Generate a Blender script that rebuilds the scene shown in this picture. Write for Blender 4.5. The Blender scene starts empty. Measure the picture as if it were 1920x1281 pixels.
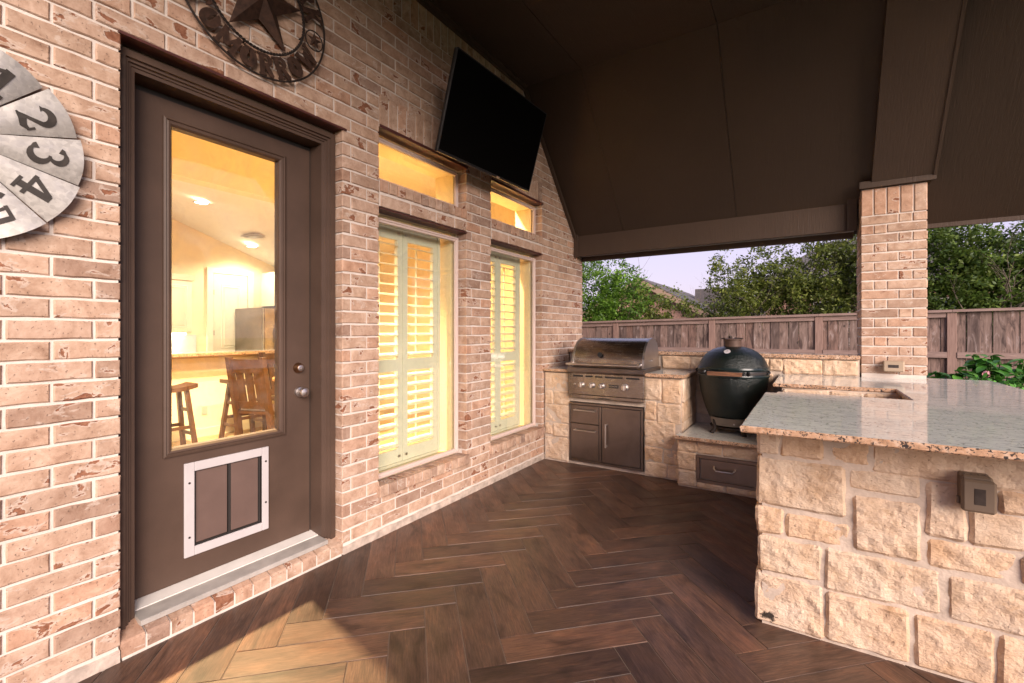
import bpy, math, random
import numpy as np
from mathutils import Vector, Matrix, noise

random.seed(7)
rng = np.random.default_rng(7)
S = bpy.context.scene
COL = S.collection
R = math.radians

# ------------------------------------------------------------------ camera, sky, sun, exposure
HC, CXP, FOC = 1.42, 2.495, 869.0
YAW = math.atan((1516 - 960) / FOC)
cam_d = bpy.data.cameras.new('camera')
cam = bpy.data.objects.new('camera', cam_d)
COL.objects.link(cam)
cam.location = (CXP, 0, HC)
cam.rotation_euler = (R(90), 0, YAW)
cam_d.sensor_width = 36
cam_d.lens = FOC / 1920 * 36
cam_d.shift_y = -18.5 / 1920
cam_d.clip_start = 0.02
cam_d.clip_end = 800
S.camera = cam

SUN_DIR = Vector((0.74, -0.56, 0.36)).normalized()      # towards the light
world = bpy.data.worlds.new('World')
S.world = world
world.use_nodes = True
wn = world.node_tree
wn.nodes.clear()
w_out = wn.nodes.new('ShaderNodeOutputWorld')
w_bg = wn.nodes.new('ShaderNodeBackground')
w_sky = wn.nodes.new('ShaderNodeTexSky')
w_sky.sky_type = 'NISHITA'
w_sky.sun_disc = False
w_sky.sun_elevation = math.asin(SUN_DIR.z)
w_sky.sun_rotation = math.atan2(SUN_DIR.x, SUN_DIR.y)
w_sky.air_density = 1.2
w_sky.dust_density = 2.0
w_tc = wn.nodes.new('ShaderNodeTexCoord')
w_sep = wn.nodes.new('ShaderNodeSeparateXYZ')
w_rmp = wn.nodes.new('ShaderNodeValToRGB')
w_rmp.color_ramp.elements[0].position = 0.0
w_rmp.color_ramp.elements[0].color = (7.8, 6.3, 8.0, 1)
w_rmp.color_ramp.elements[1].position = 0.75
w_rmp.color_ramp.elements[1].color = (4.2, 4.3, 6.6, 1)
e = w_rmp.color_ramp.elements.new(0.3)
e.color = (6.2, 5.6, 8.8, 1)
w_mix = wn.nodes.new('ShaderNodeMixRGB')
w_mix.inputs[0].default_value = 0.72
wn.links.new(w_tc.outputs['Generated'], w_sep.inputs[0])
wn.links.new(w_sep.outputs['Z'], w_rmp.inputs[0])
wn.links.new(w_sky.outputs[0], w_mix.inputs[1])
wn.links.new(w_rmp.outputs[0], w_mix.inputs[2])
wn.links.new(w_mix.outputs[0], w_bg.inputs[0])
w_bg.inputs[1].default_value = 0.092
wn.links.new(w_bg.outputs[0], w_out.inputs[0])

sun_d = bpy.data.lights.new('sun', 'SUN')
sun_d.energy = 4.5
sun_d.angle = R(40)
sun_d.color = (1.0, 0.86, 0.765)
sun = bpy.data.objects.new('sun', sun_d)
COL.objects.link(sun)
sun.rotation_euler = SUN_DIR.to_track_quat('Z', 'Y').to_euler()

S.view_settings.view_transform = 'Standard'
S.view_settings.look = 'None'
S.view_settings.exposure = 0.6
S.view_settings.gamma = 1
S.view_settings.use_curve_mapping = False
S.render.engine = 'CYCLES'
S.cycles.use_denoising = True
S.cycles.max_bounces = 8
S.cycles.diffuse_bounces = 5
S.cycles.transparent_max_bounces = 16
S.cycles.caustics_reflective = False
S.cycles.caustics_refractive = False
S.cycles.sample_clamp_indirect = 6

# ------------------------------------------------------------------ helpers
ORIG = {}


def org(parent):
    return ORIG.get(parent.name, Vector((0, 0, 0))) if parent else Vector((0, 0, 0))


def link(o, parent=None):
    COL.objects.link(o)
    if parent:
        o.parent = parent
        ORIG[o.name] = org(parent)
    return o


def tag(o, label=None, cat=None, group=None, kind=None):
    if label: o['label'] = label
    if cat: o['category'] = cat
    if group: o['group'] = group
    if kind: o['kind'] = kind
    return o


def thing(name, loc, label, cat, group=None, rz=0.0, local=False):
    o = bpy.data.objects.new(name, None)
    o.empty_display_size = 0.1
    COL.objects.link(o)
    o.location = loc
    o.rotation_euler = (0, 0, rz)
    ORIG[o.name] = Vector((0, 0, 0)) if local else Vector(loc)
    return tag(o, label, cat, group)


class MB:
    def __init__(s):
        s.v = []
        s.f = []

    def add(s, vs, fs):
        n = len(s.v)
        s.v += [tuple(v) for v in vs]
        s.f += [tuple(i + n for i in f) for f in fs]
        return s

    def box(s, x0, x1, y0, y1, z0, z1):
        vs = [(x0, y0, z0), (x1, y0, z0), (x1, y1, z0), (x0, y1, z0), (x0, y0, z1), (x1, y0, z1), (x1, y1, z1), (x0, y1, z1)]
        return s.add(vs, [(0, 3, 2, 1), (4, 5, 6, 7), (0, 1, 5, 4), (1, 2, 6, 5), (2, 3, 7, 6), (3, 0, 4, 7)])

    def bbox(s, x0, x1, y0, y1, z0, z1, b=0.004):
        """a box with chamfered edges"""
        def ring(d, z):
            return [(x0 + d, y0, z), (x1 - d, y0, z), (x1, y0 + d, z), (x1, y1 - d, z), (x1 - d, y1, z), (x0 + d, y1, z), (x0, y1 - d, z), (x0, y0 + d, z)]
        def inner(z):
            return [(x0 + b, y0 + b, z), (x1 - b, y0 + b, z), (x1 - b, y0 + b, z), (x1 - b, y1 - b, z), (x1 - b, y1 - b, z), (x0 + b, y1 - b, z), (x0 + b, y1 - b, z), (x0 + b, y0 + b, z)]
        r0 = ring(b, z0 + b); r1 = ring(b, z1 - b)
        i0 = [(x0 + b, y0 + b, z0), (x1 - b, y0 + b, z0), (x1 - b, y1 - b, z0), (x0 + b, y1 - b, z0)]
        i1 = [(x, y, z1) for x, y, _ in i0]
        vs = r0 + r1 + i0 + i1
        fs = [(i, (i + 1) % 8, 8 + (i + 1) % 8, 8 + i) for i in range(8)]
        fs += [(24 - 4, 25 - 4, 26 - 4, 27 - 4), (19, 18, 17, 16)]
        for k in range(4):
            a, bb = 2 * k, 2 * k + 1
            k2 = (k + 1) % 4
            fs.append((16 + k, 16 + k2, bb, a))
            fs.append((8 + a, 8 + bb, 20 + k2, 20 + k))
            c = (2 * k + 2) % 8
            fs.append((16 + k2, c, bb))
            fs.append((20 + k2, 8 + bb, 8 + c))
        return s.add(vs, fs)

    def tube(s, pts, rad, n=10, caps=True):
        pts = [Vector(p) for p in pts]
        if not hasattr(rad, '__len__'): rad = [rad] * len(pts)
        rings = []
        up = None
        for i, p in enumerate(pts):
            d = (pts[min(i + 1, len(pts) - 1)] - pts[max(i - 1, 0)]).normalized()
            if up is None:
                up = d.orthogonal().normalized()
            up = (up - d * up.dot(d)).normalized()
            w = d.cross(up)
            rings.append([p + (up * math.cos(2 * math.pi * k / n) + w * math.sin(2 * math.pi * k / n)) * rad[i] for k in range(n)])
        vs = [v for r in rings for v in r]
        fs = []
        for i in range(len(rings) - 1):
            for k in range(n):
                a = i * n + k; b = i * n + (k + 1) % n
                fs.append((a, b, b + n, a + n))
        if caps:
            fs.append(tuple(reversed(range(n))))
            fs.append(tuple(range((len(rings) - 1) * n, len(rings) * n)))
        return s.add(vs, fs)

    def cyl(s, p0, p1, r, n=16):
        return s.tube([p0, p1], r, n)

    def lathe(s, prof, c, n=32, axis='z', caps=True):
        """prof: (r, h) list; axis z, x or y"""
        vs = []
        for r, h in prof:
            for k in range(n):
                a = 2 * math.pi * k / n
                p = (r * math.cos(a), r * math.sin(a), h)
                if axis == 'x': p = (p[2], p[0], p[1])
                if axis == 'y': p = (p[1], p[2], p[0])
                vs.append((c[0] + p[0], c[1] + p[1], c[2] + p[2]))
        fs = []
        for i in range(len(prof) - 1):
            for k in range(n):
                a = i * n + k; b = i * n + (k + 1) % n
                fs.append((a, b, b + n, a + n))
        if caps:
            fs.append(tuple(reversed(range(n))))
            fs.append(tuple(range((len(prof) - 1) * n, len(prof) * n)))
        return s.add(vs, fs)

    def prism(s, poly, ext):
        """poly: 3-D points of a planar outline, ext: extrusion vector"""
        n = len(poly)
        ext = Vector(ext)
        a = [Vector(p) for p in poly]
        vs = a + [p + ext for p in a]
        fs = [tuple(reversed(range(n))), tuple(range(n, 2 * n))]
        fs += [(i, (i + 1) % n, n + (i + 1) % n, n + i) for i in range(n)]
        return s.add(vs, fs)

    def mesh(s, name, off=Vector((0, 0, 0)), smooth=False):
        m = bpy.data.meshes.new(name)
        o = tuple(off)
        m.from_pydata([(v[0] - o[0], v[1] - o[1], v[2] - o[2]) for v in s.v], [], s.f)
        if smooth:
            m.polygons.foreach_set('use_smooth', [True] * len(m.polygons))
        m.update()
        return m

    def build(s, name, mat, parent=None, smooth=False, fix=True):
        m = s.mesh(name, org(parent), smooth)
        if fix:
            import bmesh
            b = bmesh.new(); b.from_mesh(m)
            bmesh.ops.recalc_face_normals(b, faces=b.faces)
            b.to_mesh(m); b.free()
        m.materials.append(mat)
        if smooth:
            try: m.set_sharp_from_angle(angle=R(38))
            except Exception: pass
        return link(bpy.data.objects.new(name, m), parent)


def struct(o):
    o['kind'] = 'structure'
    return o


def at(mesh, name, parent, loc, rot=None):
    o = bpy.data.objects.new(name, mesh)
    link(o, parent)
    o.location = Vector(loc) - org(parent)
    if rot: o.rotation_euler = rot
    return o


def copy_tree(o, parent=None):
    c = o.copy()
    COL.objects.link(c)
    if parent: c.parent = parent
    for ch in o.children: copy_tree(ch, c)
    return c


# ------------------------------------------------------------------ materials
def M(name):
    m = bpy.data.materials.new(name)
    m.use_nodes = True
    nt = m.node_tree
    nt.nodes.clear()
    out = nt.nodes.new('ShaderNodeOutputMaterial')
    b = nt.nodes.new('ShaderNodeBsdfPrincipled')
    nt.links.new(b.outputs[0], out.inputs[0])
    return m, nt, b, out


def nd(nt, t, ins=None, **kw):
    n = nt.nodes.new(t)
    for k, v in kw.items(): setattr(n, k, v)
    for k, v in (ins or {}).items():
        if isinstance(v, bpy.types.NodeSocket): nt.links.new(v, n.inputs[k])
        else: n.inputs[k].default_value = v
    return n


def ramp(nt, fac, stops, interp='LINEAR'):
    n = nt.nodes.new('ShaderNodeValToRGB')
    cr = n.color_ramp
    cr.interpolation = interp
    while len(cr.elements) > 1: cr.elements.remove(cr.elements[0])
    cr.elements[0].position = stops[0][0]
    cr.elements[0].color = tuple(stops[0][1]) + (1,)
    for p, c in stops[1:]:
        x = cr.elements.new(p); x.color = tuple(c) + (1,)
    nt.links.new(fac, n.inputs[0])
    return n.outputs[0]


def g3(a): return (a, a, a)


def mixc(nt, f, a, b, mode='MIX'):
    n = nt.nodes.new('ShaderNodeMixRGB')
    n.blend_type = mode
    for i, v in enumerate((f, a, b)):
        if isinstance(v, bpy.types.NodeSocket): nt.links.new(v, n.inputs[i])
        else: n.inputs[i].default_value = v if i == 0 else tuple(v) + (1,)
    return n.outputs[0]


def math_n(nt, op, a, b=0.0):
    n = nt.nodes.new('ShaderNodeMath'); n.operation = op
    for i, v in enumerate((a, b)):
        if isinstance(v, bpy.types.NodeSocket): nt.links.new(v, n.inputs[i])
        else: n.inputs[i].default_value = v
    return n.outputs[0]


def piece_random(nt):
    oi = nd(nt, 'ShaderNodeObjectInfo')
    ge = nd(nt, 'ShaderNodeNewGeometry')
    return math_n(nt, 'FRACT', math_n(nt, 'ADD', oi.outputs['Random'], math_n(nt, 'MULTIPLY', ge.outputs['Random Per Island'], 7.31)))


def piece_coords(nt, rnd, scale=(1, 1, 1)):
    tc = nd(nt, 'ShaderNodeTexCoord')
    off = nd(nt, 'ShaderNodeCombineXYZ', {0: math_n(nt, 'MULTIPLY', rnd, 37.0), 1: math_n(nt, 'MULTIPLY', rnd, 91.0), 2: math_n(nt, 'MULTIPLY', rnd, 53.0)})
    ad = nd(nt, 'ShaderNodeVectorMath', {0: tc.outputs['Object'], 1: off.outputs[0]}, operation='ADD')
    mp = nd(nt, 'ShaderNodeMapping', {'Vector': ad.outputs[0], 'Scale': scale})
    return mp.outputs[0]


def noise_n(nt, vec, scale, detail=4, rough=0.55, dist=0.0):
    return nd(nt, 'ShaderNodeTexNoise', {'Vector': vec, 'Scale': scale, 'Detail': detail, 'Roughness': rough, 'Distortion': dist}).outputs[0]


def bump(nt, b, h, strength=0.3, dist=0.01, normal=None):
    ins = {'Height': h, 'Strength': strength, 'Distance': dist}
    if normal is not None: ins['Normal'] = normal
    n = nd(nt, 'ShaderNodeBump', ins)
    nt.links.new(n.outputs[0], b.inputs['Normal'])
    return n.outputs[0]


def objc(nt, scale=(1, 1, 1)):
    tc = nd(nt, 'ShaderNodeTexCoord')
    return nd(nt, 'ShaderNodeMapping', {'Vector': tc.outputs['Object'], 'Scale': scale}).outputs[0]


def simple(name, col, rough=0.6, metal=0.0, var=0.12, nscale=8, bmp=0.1, bscale=60, spec=0.5, coat=0):
    m, nt, b, o = M(name)
    v = objc(nt)
    n = noise_n(nt, v, nscale, 5)
    c = ramp(nt, n, [(0.3, [x * (1 - var) for x in col]), (0.7, [min(1, x * (1 + var)) for x in col])])
    nt.links.new(c, b.inputs['Base Color'])
    b.inputs['Roughness'].default_value = rough
    b.inputs['Metallic'].default_value = metal
    b.inputs['Specular IOR Level'].default_value = spec
    b.inputs['Coat Weight'].default_value = coat
    if bmp: bump(nt, b, noise_n(nt, v, bscale, 3), bmp, 0.004)
    return m


def brick_mat():
    m, nt, b, o = M('brick')
    rnd = piece_random(nt)
    v = piece_coords(nt, rnd)
    n1 = noise_n(nt, v, 10, 8, 0.72, 0.4)
    base = ramp(nt, n1, [(0.27, (0.255, 0.158, 0.108)), (0.44, (0.42, 0.293, 0.218)), (0.56, (0.50, 0.368, 0.284)), (0.74, (0.64, 0.512, 0.415))])
    tint = ramp(nt, rnd, [(0.0, (0.70, 0.63, 0.61)), (0.16, (0.95, 0.89, 0.85)), (0.45, (1.06, 0.98, 0.93)), (0.75, (1.0, 0.94, 0.92)), (0.9, (1.05, 0.86, 0.76)), (1.0, (0.66, 0.62, 0.63))])
    base = mixc(nt, 1.0, base, tint, 'MULTIPLY')
    # torn red-brown patches of the tumbled face
    vv = nd(nt, 'ShaderNodeMapping', {'Vector': v, 'Scale': (1, 1, 1.7), 'Rotation': (0.5, 0, 0)}).outputs[0]
    n2 = math_n(nt, 'ADD', noise_n(nt, vv, 8.5, 5.0, 0.60, 0.45), math_n(nt, 'MULTIPLY', math_n(nt, 'SUBTRACT', math_n(nt, 'FRACT', math_n(nt, 'MULTIPLY', rnd, 17.0)), 0.5), 0.11))
    patch = ramp(nt, n2, [(0.0, g3(0)), (0.628, g3(0)), (0.645, g3(1)), (1, g3(1))])
    n4 = noise_n(nt, v, 60, 3)
    red = ramp(nt, n4, [(0.3, (0.185, 0.070, 0.038)), (0.7, (0.32, 0.15, 0.09))])
    col = mixc(nt, patch, base, red)
    # pale smear of mortar wash beside the patches
    rim = ramp(nt, n2, [(0.0, g3(0)), (0.57, g3(0)), (0.62, g3(0.6)), (0.635, g3(0)), (1, g3(0))])
    col = mixc(nt, rim, col, (0.60, 0.50, 0.43))
    # small dark pits
    n5 = noise_n(nt, v, 95, 2, 0.5)
    pit = ramp(nt, n5, [(0.0, g3(1)), (0.29, g3(1)), (0.34, g3(0)), (1, g3(0))])
    col = mixc(nt, math_n(nt, 'MULTIPLY', pit, 0.45), col, (0.16, 0.10, 0.075))
    nt.links.new(col, b.inputs['Base Color'])
    b.inputs['Roughness'].default_value = 0.9
    b.inputs['Specular IOR Level'].default_value = 0.25
    h = math_n(nt, 'SUBTRACT', math_n(nt, 'MULTIPLY', noise_n(nt, v, 45, 5, 0.65), 0.5), math_n(nt, 'MULTIPLY', patch, 0.35))
    h = math_n(nt, 'SUBTRACT', h, math_n(nt, 'MULTIPLY', pit, 0.5))
    bump(nt, b, h, 0.75, 0.006)
    return m


def mortar_mat():
    m, nt, b, o = M('mortar')
    v = objc(nt)
    c = ramp(nt, noise_n(nt, v, 5, 6, 0.6), [(0.3, (0.58, 0.50, 0.44)), (0.7, (0.72, 0.64, 0.58))])
    nt.links.new(c, b.inputs['Base Color'])
    b.inputs['Roughness'].default_value = 0.95
    bump(nt, b, noise_n(nt, v, 120, 5, 0.7), 0.6, 0.004)
    return m


def stone_mat():
    m, nt, b, o = M('limestone')
    rnd = piece_random(nt)
    v = piece_coords(nt, rnd)
    n1 = noise_n(nt, v, 6, 6, 0.62)
    c = ramp(nt, n1, [(0.28, (0.52, 0.352, 0.225)), (0.47, (0.64, 0.475, 0.345)), (0.7, (0.71, 0.575, 0.455))])
    tint = ramp(nt, rnd, [(0, (0.95, 0.92, 0.88)), (0.4, (1.0, 0.98, 0.96)), (0.7, (1.04, 1.02, 1.0)), (1, (1.0, 0.9, 0.8))])
    c = mixc(nt, 1.0, c, tint, 'MULTIPLY')
    rust = ramp(nt, noise_n(nt, v, 17, 4, 0.6, 0.5), [(0, g3(0)), (0.6, g3(0)), (0.78, g3(0.55)), (1, g3(0.7))])
    c = mixc(nt, rust, c, (0.42, 0.24, 0.11))
    pit = ramp(nt, noise_n(nt, v, 75, 2), [(0, g3(1)), (0.27, g3(1)), (0.31, g3(0)), (1, g3(0))])
    c = mixc(nt, math_n(nt, 'MULTIPLY', pit, 0.5), c, (0.16, 0.085, 0.06))
    nt.links.new(c, b.inputs['Base Color'])
    b.inputs['Roughness'].default_value = 0.92
    b.inputs['Specular IOR Level'].default_value = 0.25
    vs = nd(nt, 'ShaderNodeMapping', {'Vector': v, 'Scale': (1, 1, 1.5), 'Rotation': (0.0, 0.7, 0.3)}).outputs[0]
    h = math_n(nt, 'ADD', noise_n(nt, vs, 48, 6, 0.7, 0.2), math_n(nt, 'MULTIPLY', noise_n(nt, v, 110, 3), 0.35))
    h = math_n(nt, 'SUBTRACT', h, math_n(nt, 'MULTIPLY', pit, 0.4))
    bump(nt, b, h, 0.85, 0.012)
    return m


def granite_mat():
    m, nt, b, o = M('granite')
    v = objc(nt)
    vs = nd(nt, 'ShaderNodeMapping', {'Vector': v, 'Scale': (0.36, 1, 1), 'Rotation': (0, 0, 0.10)}).outputs[0]
    c = ramp(nt, noise_n(nt, vs, 44, 7, 0.75, 0.5), [(0.30, (0.20, 0.19, 0.185)), (0.41, (0.55, 0.56, 0.53)), (0.58, (0.72, 0.72, 0.67)), (0.75, (0.76, 0.68, 0.58))])
    blk = ramp(nt, noise_n(nt, nd(nt, 'ShaderNodeMapping', {'Vector': v, 'Scale': (0.5, 1, 1)}).outputs[0], 90, 2.5, 0.6), [(0, g3(1)), (0.33, g3(1)), (0.38, g3(0)), (1, g3(0))])
    c = mixc(nt, blk, c, (0.05, 0.045, 0.045))
    # sawn edge: coarse black grains, own orange deepened with painted-in warm light
    e1 = ramp(nt, noise_n(nt, v, 42, 4, 0.6), [(0.3, (0.30, 0.17, 0.095)), (0.5, (0.50, 0.30, 0.185)), (0.7, (0.58, 0.43, 0.32))])
    e2 = ramp(nt, noise_n(nt, v, 88, 3.0, 0.65, 0.6), [(0, g3(1)), (0.415, g3(1)), (0.45, g3(0)), (1, g3(0))])
    ec = mixc(nt, e2, e1, (0.028, 0.02, 0.018))
    ge = nd(nt, 'ShaderNodeNewGeometry')
    up = math_n(nt, 'ABSOLUTE', nd(nt, 'ShaderNodeSeparateXYZ', {0: ge.outputs['True Normal']}).outputs[2])
    c = mixc(nt, ramp(nt, up, [(0.80, g3(0)), (0.95, g3(1))]), ec, c)
    nt.links.new(c, b.inputs['Base Color'])
    nt.links.new(ramp(nt, up, [(0.80, g3(0.35)), (0.95, g3(0.06))]), b.inputs['Roughness'])
    b.inputs['Specular IOR Level'].default_value = 0.7
    bump(nt, b, noise_n(nt, v, 9, 2), 0.02, 0.004)
    return m


def floor_mat():
    m, nt, b, o = M('wood_look_tile')
    rnd = piece_random(nt)
    v = piece_coords(nt, rnd)
    vg = nd(nt, 'ShaderNodeMapping', {'Vector': v, 'Scale': (1.5, 21, 8)}).outputs[0]
    grain = noise_n(nt, vg, 7, 10, 0.78, 0.3)
    cloud = noise_n(nt, nd(nt, 'ShaderNodeMapping', {'Vector': v, 'Scale': (2.6, 8.5, 4)}).outputs[0], 1.6, 4, 0.6, 0.6)
    c = ramp(nt, grain, [(0.25, (0.030, 0.016, 0.011)), (0.44, (0.075, 0.039, 0.026)), (0.57, (0.118, 0.065, 0.044)), (0.76, (0.19, 0.116, 0.082))])
    dk = ramp(nt, cloud, [(0.30, (0.36, 0.32, 0.30)), (0.47, (0.95, 0.95, 0.95)), (0.56, (1.1, 1.06, 1.02)), (0.70, (1.6, 1.42, 1.24))])
    c = mixc(nt, 0.85, c, dk, 'MULTIPLY')
    kv = nd(nt, 'ShaderNodeMapping', {'Vector': v, 'Scale': (3.4, 9, 5)}).outputs[0]
    kn = ramp(nt, noise_n(nt, kv, 1.1, 2, 0.5, 0.3), [(0.0, g3(0.75)), (0.24, g3(0.6)), (0.33, g3(0)), (1, g3(0))])
    c = mixc(nt, kn, c, (0.028, 0.018, 0.015))
    tint = ramp(nt, rnd, [(0, (0.62, 0.61, 0.63)), (0.5, (1.0, 1.0, 1.0)), (1, (1.38, 1.27, 1.18))])
    c = mixc(nt, 1.0, c, tint, 'MULTIPLY')
    nt.links.new(c, b.inputs['Base Color'])
    rr = ramp(nt, noise_n(nt, objc(nt), 3, 5), [(0.3, g3(0.30)), (0.7, g3(0.55))])
    nt.links.new(rr, b.inputs['Roughness'])
    bump(nt, b, grain, 0.22, 0.003)
    return m


def wood_mat(name, c0, c1, axis=2, rough=0.7, streak=1.0, bmp=0.3, rs=True, knots=False, tints=None):
    m, nt, b, o = M(name)
    rnd = piece_random(nt)
    v = piece_coords(nt, rnd)
    sc = [11, 11, 11]; sc[axis] = 0.9
    grain = noise_n(nt, nd(nt, 'ShaderNodeMapping', {'Vector': v, 'Scale': sc}).outputs[0], 5, 8, 0.65, 0.5)
    c = ramp(nt, grain, [(0.3, c0), (0.7, c1)])
    if tints:
        c = mixc(nt, 1.0, c, ramp(nt, rnd, tints), 'MULTIPLY')
    if knots:
        sk = [4.5, 4.5, 4.5]; sk[axis] = 1.1
        st = noise_n(nt, nd(nt, 'ShaderNodeMapping', {'Vector': v, 'Scale': sk}).outputs[0], 2.6, 4, 0.6, 1.2)
        c = mixc(nt, ramp(nt, st, [(0.34, g3(0.92)), (0.5, g3(0.0))]), c, (0.052, 0.030, 0.026))
        c = mixc(nt, ramp(nt, st, [(0.58, g3(0.0)), (0.75, g3(0.7))]), c, (0.46, 0.37, 0.35))
        kn = nd(nt, 'ShaderNodeTexVoronoi', {'Vector': nd(nt, 'ShaderNodeMapping', {'Vector': v, 'Scale': (1, 1, 0.55)}).outputs[0], 'Scale': 5.5}).outputs[0]
        c = mixc(nt, ramp(nt, kn, [(0.0, g3(1)), (0.055, g3(0.9)), (0.08, g3(0))]), c, (0.03, 0.018, 0.014))
    nt.links.new(c, b.inputs['Base Color'])
    b.inputs['Roughness'].default_value = rough
    bump(nt, b, grain, bmp, 0.004)
    return m


def steel_mat(name, col=(0.52, 0.50, 0.48), rough=0.28, axis=0, streak=0.10):
    m, nt, b, o = M(name)
    v = objc(nt)
    sc = [260, 260, 260]; sc[axis] = 2.0
    br = noise_n(nt, nd(nt, 'ShaderNodeMapping', {'Vector': v, 'Scale': sc}).outputs[0], 1, 3)
    smear = noise_n(nt, v, 6, 4, 0.6, 0.6)
    c = ramp(nt, smear, [(0.3, [x * 0.86 for x in col]), (0.7, [x * 1.08 for x in col])])
    nt.links.new(c, b.inputs['Base Color'])
    b.inputs['Metallic'].default_value = 1.0
    rr = math_n(nt, 'ADD', math_n(nt, 'MULTIPLY', br, 0.16), math_n(nt, 'ADD', math_n(nt, 'MULTIPLY', smear, 0.14), rough - 0.15))
    nt.links.new(rr, b.inputs['Roughness'])
    bump(nt, b, br, streak, 0.0008)
    return m


def ceiling_mat(name, col):
    """wood-grain fibre-cement board, painted"""
    m, nt, b, o = M(name)
    v = objc(nt)
    sc = (26, 2.4, 2.4)
    gr = noise_n(nt, nd(nt, 'ShaderNodeMapping', {'Vector': v, 'Scale': sc}).outputs[0], 2.2, 6, 0.6, 1.3)
    c = ramp(nt, noise_n(nt, v, 1.3, 5), [(0.3, [x * 0.9 for x in col]), (0.7, [x * 1.1 for x in col])])
    nt.links.new(c, b.inputs['Base Color'])
    b.inputs['Roughness'].default_value = 0.62
    b.inputs['Specular IOR Level'].default_value = 0.3
    bump(nt, b, gr, 0.6, 0.006)
    return m


def glass_mat(name='glass', tint=(0.93, 0.95, 0.92), smudge=True):
    m = bpy.data.materials.new(name)
    m.use_nodes = True
    nt = m.node_tree
    nt.nodes.clear()
    out = nt.nodes.new('ShaderNodeOutputMaterial')
    tr = nd(nt, 'ShaderNodeBsdfTransparent', {'Color': tuple(tint) + (1,)})
    gl = nd(nt, 'ShaderNodeBsdfGlossy', {'Color': (1, 1, 1, 1), 'Roughness': 0.015})
    fr = nd(nt, 'ShaderNodeFresnel', {'IOR': 1.5})
    v = objc(nt)
    nb = nd(nt, 'ShaderNodeBump', {'Height': noise_n(nt, v, 2.5, 2), 'Strength': 0.02, 'Distance': 0.01})
    nt.links.new(nb.outputs[0], gl.inputs['Normal'])
    ge = nd(nt, 'ShaderNodeNewGeometry')
    front = math_n(nt, 'SUBTRACT', 1.0, ge.outputs['Backfacing'])
    mx = nd(nt, 'ShaderNodeMixShader', {0: math_n(nt, 'MULTIPLY', math_n(nt, 'MULTIPLY', fr.outputs[0], 1.6), front), 1: tr.outputs[0], 2: gl.outputs[0]})
    last = mx.outputs[0]
    if smudge:
        df = nd(nt, 'ShaderNodeBsdfDiffuse', {'Color': (0.8, 0.75, 0.68, 1)})
        f = ramp(nt, noise_n(nt, v, 5, 8, 0.75, 1.5), [(0.45, g3(0.0)), (0.75, g3(0.07))])
        last = nd(nt, 'ShaderNodeMixShader', {0: f, 1: last, 2: df.outputs[0]}).outputs[0]
    nt.links.new(last, out.inputs[0])
    return m


def leaf_mat(name, stops, trans=0.35, rough=0.45):
    m, nt, b, o = M(name)
    rnd = piece_random(nt)
    v = objc(nt)
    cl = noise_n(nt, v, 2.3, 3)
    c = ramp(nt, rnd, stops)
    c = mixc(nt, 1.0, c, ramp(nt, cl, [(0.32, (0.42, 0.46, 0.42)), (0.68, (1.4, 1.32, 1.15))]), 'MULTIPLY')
    nt.links.new(c, b.inputs['Base Color'])
    b.inputs['Roughness'].default_value = rough
    b.inputs['Specular IOR Level'].default_value = 0.35
    tl = nd(nt, 'ShaderNodeBsdfTranslucent', {'Color': c})
    mx = nd(nt, 'ShaderNodeMixShader', {0: trans, 1: b.outputs[0], 2: tl.outputs[0]})
    nt.links.new(mx.outputs[0], o.inputs[0])
    return m


def emit_mat(name, col, strength):
    m = bpy.data.materials.new(name)
    m.use_nodes = True
    nt = m.node_tree
    nt.nodes.clear()
    out = nt.nodes.new('ShaderNodeOutputMaterial')
    em = nd(nt, 'ShaderNodeEmission', {'Color': tuple(col) + (1,), 'Strength': strength})
    nt.links.new(em.outputs[0], out.inputs[0])
    return m


BRICK = brick_mat(); MORTAR = mortar_mat(); STONE = stone_mat(); GRANITE = granite_mat(); FLOOR = floor_mat()
FOOT = simple('washed_footing', (0.46, 0.37, 0.31), 0.95, var=0.32, nscale=14, bmp=0.9, bscale=55)
STONE_MORTAR = simple('stone_mortar', (0.52, 0.415, 0.335), 0.95, var=0.2, nscale=11, bmp=0.9, bscale=60)
GROUT = simple('grout', (0.165, 0.125, 0.10), 0.9, bmp=0.3)
TRIM = simple('brown_paint', (0.084, 0.052, 0.038), 0.5, var=0.14, nscale=4, bmp=0.12, bscale=90, spec=0.3)
CEIL = ceiling_mat('brown_ceiling_board', (0.045, 0.0275, 0.0178))
BEAM = ceiling_mat('brown_beam_board', (0.065, 0.041, 0.0285))
BEAM_PALE = simple('grey_soffit_strip', (0.30, 0.27, 0.27), 0.6, bmp=0.05)
LINTEL = simple('rust_red_steel', (0.085, 0.026, 0.022), 0.5, var=0.25, nscale=20)
WHITE = simple('white_paint', (0.50, 0.46, 0.46), 0.45, var=0.04, bmp=0.04)
SILL_W = simple('pale_sill_plate', (0.74, 0.69, 0.64), 0.5, var=0.06, nscale=12, bmp=0.05)
ALU = simple('mill_aluminium', (0.50, 0.46, 0.42), 0.45, metal=0.25, var=0.15, nscale=14, bmp=0.06)
FRAME = simple('almond_window_vinyl', (0.60, 0.47, 0.42), 0.45, var=0.03, bmp=0.02)
SHUT = simple('white_shutter_paint', (0.76, 0.73, 0.62), 0.4, var=0.03, bmp=0.02)
JAMB = simple('warm_wall_paint', (0.76, 0.64, 0.42), 0.8, var=0.03, bmp=0.08, bscale=160)
WALLP = simple('tan_wall_paint', (0.78, 0.65, 0.43), 0.85, var=0.04, bmp=0.08, bscale=160)
CEILP = simple('white_ceiling_paint', (0.80, 0.76, 0.70), 0.9, var=0.02, bmp=0.1, bscale=120)
CREAM = simple('cream_cabinet_paint', (0.80, 0.74, 0.60), 0.45, var=0.02, bmp=0.02)
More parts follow.
